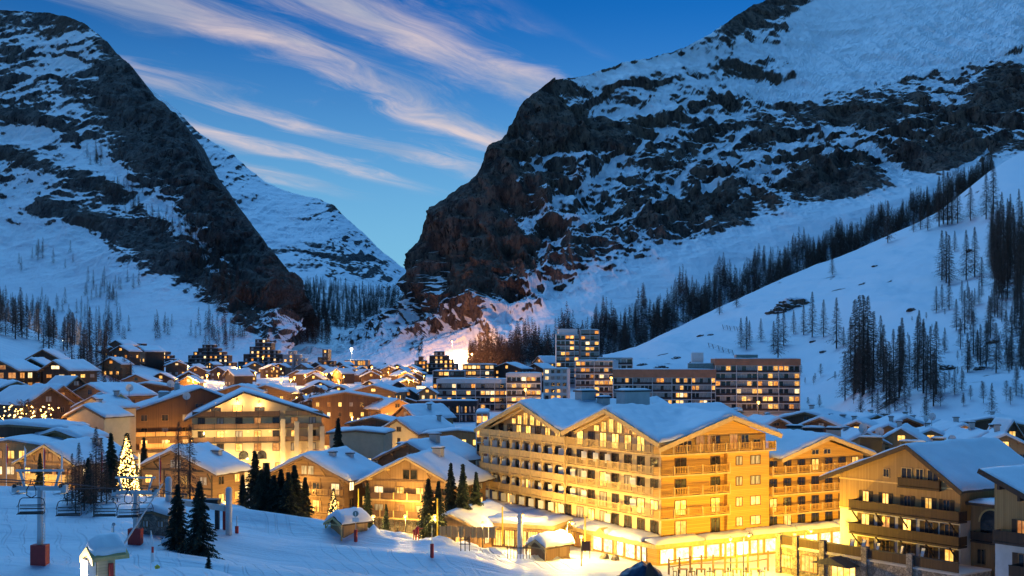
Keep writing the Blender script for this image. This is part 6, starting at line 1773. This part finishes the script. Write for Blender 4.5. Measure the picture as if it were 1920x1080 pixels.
# ------------------------------------------------------------------ stone hut, kiosks, lamp hut
q = G(287, 1003, 85)
t = gable_house('stone_hut', 'small stone lift hut with thick rounded snow on its roof', 'hut', (q.x, q.y, q.z), R(-10), 3.8, 3.2, 2.2, .5, wall_m=STONE, seed=91, floors=[.9], bays=2, p_lit=0, win=(.8, .8), snow=.8, ov=.4, of=.5, gable_win=False, purlin=False)
def kiosk(label, px, base, D, W, L, he, rise, rot, seed):
    q = G(px, base, 85); k_ = q.y / D; W *= k_; L *= k_; he *= k_; rise *= k_
    t = gable_house('kiosk', label, 'kiosk', (q.x, q.y, q.z), R(rot), W, L, he, rise, wall_m=W_LARCH, trim_m=W_TRIM, seed=seed, floors=[], bays=1, p_lit=0, snow=.75, ov=.5, of=.7, gable_win=False, purlin=False, side_win=False)
    b = MB()
    for s in (-1, 1): b.bar((s * (W/2 + .3), -.6, -1), (s * (W/2 + .3), -.6, he - .1), .14); b.bar((s * (W/2 + .3), -.6, he - .9), (s * .6, -.6, he + .3), .1)
    b.bar((-W/2 - .3, -.6, he - .2), (W/2 + .3, -.6, he - .2), .14)
    part('porch_frame', b, W_TRIM, t)
    part('door', MB().box(W/2 + .003, W/2 + .06, L * .55, L * .85, 0, 1.7), W_HONEY, t)
    return t
kiosk('round snow capped timber kiosk left of the ploughed heap', 632, 1001, 157, 2.7, 4.2, 1.5, .7, -42, 92)
kiosk('round snow capped timber kiosk before the hotel shop fronts', 1010, 1046, 147, 2.7, 4.4, 1.5, .7, -44, 93)
# lamp hut on the knoll
q = P(183, 1080, 55); g = gz(q.x, q.y)
zt = P(183, 1040, 55).z
t = gable_house('lamp_hut', 'small pale wooden hut with a snow cap and white lamp in the foreground', 'hut', (q.x - .2, q.y, zt - 2.4), R(-48), .95, .85, 2.3, .34, wall_m=boards('pale_boards', (.55, .42, .25), (.66, .52, .33), .14, horiz=True), roof_m=W_TRIM, trim_m=W_TRIM, seed=94, floors=[], bays=1, p_lit=0, snow=.45, ov=.22, of=.25, gable_win=False, purlin=False, side_win=False)
part('lamp_housing', MB().box(-.35, .35, -.42, -.02, 1.45, 2.2), SIGNWHITE, t)
part('lamp_lens', MB().box(-.32, .32, -.46, -.424, 1.2, 2.15), LAMPW, t)
lamp_light((0, -.75, 1.7), 380, (1, .9, .74), .3, t)
part('post', MB().box(.52, .66, .5, .7, -2, 2.0), RED, t)

# ------------------------------------------------------------------ piste furniture
def piste_marker(label, px, base, top, D, kind):
    p = G(px, base, 85); D = p.y; h = (base - top) / F * D
    t = thing('piste_sign', label, 'piste sign', p)
    part('pole', MB().tube([(0, 0, -.5), (0, 0, h)], .04, 8), METAL, t)
    part('padding', MB().tube([(0, 0, -.2), (0, 0, h * .42)], .23, 12), RED, t, True)
    if kind:
        part('disc', MB().tube([(0, -.05, h), (0, -.10, h)], .42, 18), SIGNWHITE, t)
        part('disc_face', MB().tube([(0, -.103, h), (0, -.115, h)], .36, 18), SIGNBLUE if kind == 'blue' else COPPER, t)
        part('arrow', MB().box(-.05, .05, -.135, -.118, h - .18, h + .2).box(-.05, .05, -.135, -.118, h - .28, h - .22), SIGNWHITE, t)
        part('board', MB().box(-.42, .42, -.06, -.02, h - 1.05, h - .5), SIGNWHITE, t)
piste_marker('blue round sign over a white board between two spruces', 369, 1030, 966, 130, 'blue')
piste_marker('green round sign over a white board left of the round kiosk', 667, 1015, 963, 150, 'green')
piste_marker('thin pole with a red padded foot before the ploughed heap', 810, 1045, 985, 144, None)
piste_marker('thin pole with a red padded foot right of the gantry', 444, 1000, 968, 143, None)
piste_marker('thin pole with a red pad between the two pylons', 210, 1012, 983, 137, None)
p = G(213, 1022, 85); t = thing('wind_sock_pole', 'pale pole with a small sensor head between the pylons', 'pole', p)
part('pole', MB().tube([(0, 0, -.5), (0, 0, 2.3)], .08, 8), PALEM, t); part('sensor', MB().ball((0, 0, 2.35), .2, 8, 5), METAL, t, True)
# long leaning snow lance
a, b_ = P(226, 1030, 112), P(305, 907, 118)
tag(link('snow_lance', MB().tube([a, b_], [.10, .06], 8), mat=PALEM), 'long pale snowmaking lance leaning across the second pylon', 'snow lance')
# feather flag and yellow badge sign
p = G(283, 1072, 85); t = thing('feather_flag', 'tall narrow white and red feather flag in the foreground', 'flag', p)
part('pole', MB().tube([(0, 0, -1), (0, 0, 4.1)], .035, 6), SIGNWHITE, t)
part('sail', MB().prism([(.03, .9), (.32, 1.0), (.22, 3.2), (.05, 4.0)], -.02, .02), SIGNWHITE, t)
part('red_field', MB().box(.06, .28, -.026, .026, 1.9, 2.5), SIGNRED, t)
p = P(295, 1064, 108); t = thing('badge_sign', 'small yellow five sided warning sign in the foreground', 'sign', p)
part('plate', MB().prism([(.28 * math.sin(2*math.pi*k/5), .28 * math.cos(2*math.pi*k/5)) for k in range(5)][::-1], -.02, .02), SIGNYEL, t)
part('lettering', MB().box(-.14, .14, -.03, -.022, .02, .07).box(-.1, .1, -.03, -.022, -.09, -.04), BLACK, t)
part('post', MB().tube([(0, .04, -1.6), (0, .04, 0)], .03, 6), METAL, t)
# red snow barrier with a snow cap
p = G(340, 1026, 85); t = thing('snow_barrier', 'low red barrier under a thick snow cap by the spruces', 'barrier', p)
part('body', MB().box(-2.1, 2.1, -.3, .3, -.6, .45), RED, t); part('snow_cap', snow_sheet(lambda X, Y: X*0 + .454, -2.25, 2.1, -.55, .55, .7, 12, 20, 9, rnd=.45), SNOW, t)
# tiny tree tip on the knoll
spruce_at(391, 1092, 1062, 60, 'tip of a tiny spruce poking from the foreground snow', 1.0, None, 3)
# flag poles
for i, (px, b_, t_, D) in enumerate([(12, 896, 832, 180), (46, 902, 836, 178), (82, 908, 838, 177), (115, 912, 845, 176), (189, 915, 843, 176), (260, 905, 848, 178), (299, 942, 855, 172)]):
    p = P(px, b_, D); h = (b_ - t_) / F * D
    t = thing('flag_pole', ['leftmost flag pole with a limp flag by the golden building', 'second flag pole from the left with a limp flag', 'flag pole before the gable of the golden chalet', 'flag pole right of the golden chalet gable', 'flag pole among the dark trees', 'flag pole right of the tall christmas tree', 'flag pole before the broad roofed front chalet'][i], 'flag pole', (p.x, p.y, p.z), 0, 'flag poles')
    part('pole', MB().tube([(0, 0, -1.5), (0, 0, h)], [.06, .04], 8), SIGNWHITE, t)
    part('flag', MB().prism([(.04, h * .45), (.20, h * .42), (.26, h * .9), (.04, h * .96)], -.05, .05), SIGNRED if i % 2 == 0 else SIGNWHITE, t)
# yellow posts
for i, (px, b_, t_, D, lb) in enumerate([(820, 998, 936, 160, 'tall yellow post by the pavilion fence'), (672, 960, 918, 166, 'yellow post beside the glaring street lamp'), (1097, 1020, 970, 152, 'yellow post before the hotel canopy'), (942, 1006, 952, 160, 'yellow post before the glazed lobby')]):
    p = P(px, b_, D); t = thing('yellow_post', lb, 'post', p); h = (b_ - t_) / F * D
    part('shaft', MB().tube([(0, 0, -1), (0, 0, h)], .10, 8), SIGNYEL, t); part('cap', MB().ball((0, 0, h), .13, 8, 5), SIGNYEL, t, True)
p = P(975, 1024, 156); t = thing('pale_mast', 'thick pale mast before the hotel canopy', 'mast', p)
part('shaft', MB().tube([(0, 0, -1), (0, 0, 4.1), (0, 0, 4.3)], [.36, .36, .2], 14), PALEM, t, True); part('collar', MB().tube([(0, 0, 3.0), (0, 0, 3.15)], .42, 14), METAL, t)
# red figures
def figure(label, px, base, h, D, arm, seed):
    p = G(px, base, 100); h = h * p.y / D
    t = thing('red_statue', label, 'statue', p, R(-15))
    k = h / 1.8
    bm_v = [(0,0,.95),(0,0,1.15),(0,0,1.42),(0,0,1.52),(0,0,1.68),(.10,0,.9),(.13,-.03,.5),(.14,.02,.06),(.14,-.12,.03),(-.10,0,.9),(-.14,.0,.5),(-.18,.04,.06),(-.18,-.10,.03),
            (.19,0,1.42),(.42,-.02,1.36 if arm else 1.15),(.70,-.04,1.45 if arm else .95),(-.19,0,1.42),(-.27,.0,1.15),(-.25,-.10,.92)]
    bm_e = [(0,1),(1,2),(2,3),(3,4),(0,5),(5,6),(6,7),(7,8),(0,9),(9,10),(10,11),(11,12),(2,13),(13,14),(14,15),(2,16),(16,17),(17,18)]
    rad = [.14,.13,.15,.06,.11,.10,.075,.05,.05,.10,.075,.05,.05,.07,.05,.04,.07,.05,.04]
    me = bpy.data.meshes.new('body'); me.from_pydata([tuple(c * k for c in v) for v in bm_v], bm_e, [])
    me.materials.append(SIGNRED)
    o = link('body', me, t)
    sk = o.modifiers.new('skin', 'SKIN')
    for i, r_ in enumerate(rad): me.skin_vertices[0].data[i].radius = (r_ * k, r_ * k)
    me.skin_vertices[0].data[0].use_root = True
    s2 = o.modifiers.new('smooth', 'SUBSURF'); s2.levels = 1; s2.render_levels = 1
figure('red figure statue with one arm stretched out by the heap', 783, 1013, 2.0, 151, True, 1)
figure('slim red figure statue left of the pointing statue', 777, 1013, 1.6, 151.6, False, 2)
# boulders
for i, (px, py, D, r_) in enumerate([(1133, 1048, 150, .62), (1153, 1051, 149.5, .58)]):
    p = G(px, py, 100); rr = random.Random(i)
    bm = bmesh.new(); bmesh.ops.create_icosphere(bm, subdivisions=2, radius=r_)
    for v in bm.verts: v.co = v.co * rr.uniform(.82, 1.12); v.co.z *= 1.15
    me = bpy.data.meshes.new('boulder'); bm.to_mesh(me); bm.free(); me.materials.append(STONE)
    tag(link('boulder', me, loc=(p.x, p.y, p.z + .12)), ['rounded boulder on the snow nearer the kiosk', 'rounded boulder on the snow nearer the shop corner'][i], 'boulder', 'boulders by the shop')
# tarp-covered heap with a small wooden ridge
p = P(1200, 1082, 132); t = thing('tarp_heap', 'dark blue tarpaulin heap with a small ridge at the bottom edge', 'tarpaulin', p)
X, Y = np.meshgrid(np.linspace(-2.6, 2.4, 30), np.linspace(-1.6, 1.6, 20))
Z = 2.0 * np.clip(1 - np.abs(X - .2) / 2.8, 0, 1) ** .6 * np.clip(1 - (np.abs(Y) / 1.7) ** 3, 0, 1) + .22 * fbm(np.stack([X * 1.8, Y * 1.8, X * 0], -1), 3, .5, 4) - .3
TARP = plain('blue_tarpaulin', (.02, .045, .09), .35, .3, 1.5)
part('sheet', grid_mesh('sheet', np.stack([X, Y, Z], -1), False), TARP, t)
part('ridge_board', MB().prism([(.3, -.2), (2.3, -.2), (1.0, 1.9), (.7, 1.9)], -1.9, -1.4), W_DARK, t)
# cafe terrace: fence, tables and chairs
fa, fb = P(1254, 1074, 146), P(1440, 1058, 150)
t = thing('terrace_fence', 'timber post and rail fence round the cafe terrace', 'fence', fa)
n = 10; d = fb - fa
for i in range(n):
    q = d * (i / (n - 1)) + Vector((0, .9 * math.sin(i * .7), 0)); part('post', MB().box(q.x - .11, q.x + .11, q.y - .11, q.y + .11, q.z - 1.2, q.z + 1.75), W_BEAM, t)
for i in range(n - 1):
    q0 = d * (i / (n - 1)) + Vector((0, .9 * math.sin(i * .7), 0)); q1 = d * ((i + 1) / (n - 1)) + Vector((0, .9 * math.sin((i + 1) * .7), 0))
    part('rail', MB().bar(q0 + Vector((0, 0, 1.45)), q1 + Vector((0, 0, 1.45)), .12), W_BEAM, t); part('rail', MB().bar(q0 + Vector((0, 0, .7)), q1 + Vector((0, 0, .7)), .10), W_BEAM, t)
pos = ['at the left end', 'second from the left', 'in the middle', 'second from the right', 'at the right end']
for i in range(5):
    q = P(1280 + i * 34, 1078, 143.5 + (i % 2) * 2.2)
    t = thing('cafe_table', 'bare wooden cafe table ' + pos[i] + ' of the fenced terrace', 'table', q, 0, 'cafe tables')
    part('table_top', MB().box(-.6, .6, -.4, .4, .70, .76), W_LARCH, t)
    for sx in (-1, 1):
        for sy in (-1, 1): part('leg', MB().box(sx*.5 - .04, sx*.5 + .04, sy*.32 - .04, sy*.32 + .04, -.6, .70), DARKM, t)
    for s in (-1, 1):
        c = thing('cafe_chair', 'dark cafe chair ' + ('left' if s < 0 else 'right') + ' of the table ' + pos[i] + ' of the terrace', 'chair', q + Vector((s * .95, 0, 0)), R(90 * s), 'cafe chairs')
        part('seat', MB().box(-.22, .22, -.22, .22, .42, .47), DARKM, c); part('backrest', MB().box(-.22, .22, -.25, -.21, .55, .92), DARKM, c)
        for sx in (-1, 1):
            for sy in (-1, 1): part('leg', MB().box(sx*.19 - .02, sx*.19 + .02, sy*.2 - .02, sy*.2 + .02, -.6, .42), DARKM, c)
# pavilion fence, ski racks, notice board
fa = P(826, 1000, 158)
t = thing('picket_fence', 'golden lit board fence before the pavilion', 'fence', fa, R(-6))
for i in range(9): part('board', MB().box(i * .82, i * .82 + .74, -.03, .03, -.5, .95), W_HONEY, t)
for i in range(6): part('post', MB().box(i * 1.48 - .12, i * 1.48 + .02, -.12, -.035, -.6, 1.1), W_TRIM, t)
p = P(872, 1026, 150); t = thing('ski_rack', 'dark ski rack on the ploughed snow left of the kiosk', 'ski rack', p)
for s in (-1, 0, 1): part('upright', MB().box(s * .55 - .05, s * .55 + .05, -.05, .05, -.5, 1.4), BLACK, t)
part('crossbar', MB().box(-.7, .7, -.04, .04, .9, 1.0).box(-.7, .7, -.04, .04, .35, .45), BLACK, t)
p = P(975, 1040, 149); t = thing('ski_rack', 'long dark ski rack tight behind the second kiosk', 'ski rack', p)
for s in range(8): part('upright', MB().box(s * .4 - 1.6, s * .4 - 1.54, -.03, .03, -.5, 1.2), BLACK, t)
part('crossbar', MB().box(-1.7, 1.35, -.04, .04, .8, .9), BLACK, t)
p = P(1099, 1040, 149); t = thing('notice_board', 'brown notice board on legs right of the second kiosk', 'notice board', p)
part('board', MB().box(-.55, .55, -.05, .05, .5, 1.7), W_BROWN, t); part('leg', MB().box(-.5, -.42, -.04, .04, -.5, .5), W_BEAM, t); part('leg', MB().box(.42, .5, -.04, .04, -.5, .5), W_BEAM, t)

# ------------------------------------------------------------------ outcrop, boulders and snow fences on the hill
OUTC = mountain_mat('outcrop_rock', (0.085, 0.07, 0.06), (0.26, 0.20, 0.15), 0.18, amp=0.25, bdist=0.5)
def rock(name, label, px, py, r, sz, seed, group=None):
    p = HILL.hit(px, py)
    bm = bmesh.new(); bmesh.ops.create_icosphere(bm, subdivisions=4, radius=1.0)
    co = np.array([v.co for v in bm.verts])
    d = .8 + .75 * ridged(co * 1.6 + seed, 5, .6, seed) + .12 * fbm(co * 5, 3, .5, seed + 2)
    co = co * d[:, None] * np.array(sz) * r
    for v, c in zip(bm.verts, co): v.co = c
    bm.normal_update()
    up = np.array([v.normal.z for v in bm.verts])
    me = bpy.data.meshes.new(name); bm.to_mesh(me); bm.free()
    at_ = me.attributes.new('rock', 'FLOAT', 'POINT'); at_.data.foreach_set('value', (1.05 - .85 * np.clip(up, 0, 1)).astype(np.float32))
    me.materials.append(OUTC)
    o = link(name, me, loc=p - Vector((0, 0, r * sz[2] * .35))); tag(o, label, 'rock', group); return o
rock('rock_outcrop', 'craggy brown rock outcrop among the larches on the open hill', 1490, 574, 6.0, (1.6, 1.0, .9), 4)
rock('rock_outcrop', 'low dark outcrop right of the craggy brown one', 1462, 585, 4.0, (1.5, .9, .8), 9)
for i, (px, py, r) in enumerate([(1711, 580, 1.6), (1315, 630, 1.4), (1332, 628, 1.2), (1240, 690, 2.2), (1205, 684, 1.6), (1270, 672, 1.8), (1300, 680, 1.6), (1640, 500, 1.3), (1525, 640, 1.2), (1545, 660, 1.2), (1820, 470, 1.8), (1600, 610, 1.0), (1865, 640, 1.6), (1780, 690, 2.0), (1840, 690, 1.6)]):
    rock('boulder', 'dark boulder poking from the snow of the hill' + (', low by the apartment blocks' if px < 1340 else ', high near the crest' if py < 520 else ', above the rooftops on the right' if py > 660 else ', on the open middle slope'), px, py, r, (1.5, 1.0, .7), 20 + i, 'boulders on the hill')
for k, (x0, y0, x1, y1, lb) in enumerate([(1358, 617, 1392, 622, 'upper slanting snow fence left of the twin larches'), (1330, 651, 1376, 666, 'lower slanting snow fence left of the twin larches')]):
    a = HILL.hit(x0, y0); t = thing('snow_fence', lb, 'fence', a)
    for i in range(6):
        q = HILL.hit(x0 + (x1 - x0) * i / 5, y0 + (y1 - y0) * i / 5) - a
        part('post', MB().bar(q + Vector((0, 0, -.5)), q + Vector((-.9, -.2, 2.6)), .22), W_DARK, t)
        if i:
            for h in (.9, 1.7, 2.4): part('rail', MB().bar(q0 + Vector((-.3 * h, -.05, h)), q + Vector((-.3 * h, -.05, h)), .08), W_DARK, t)
        q0 = q
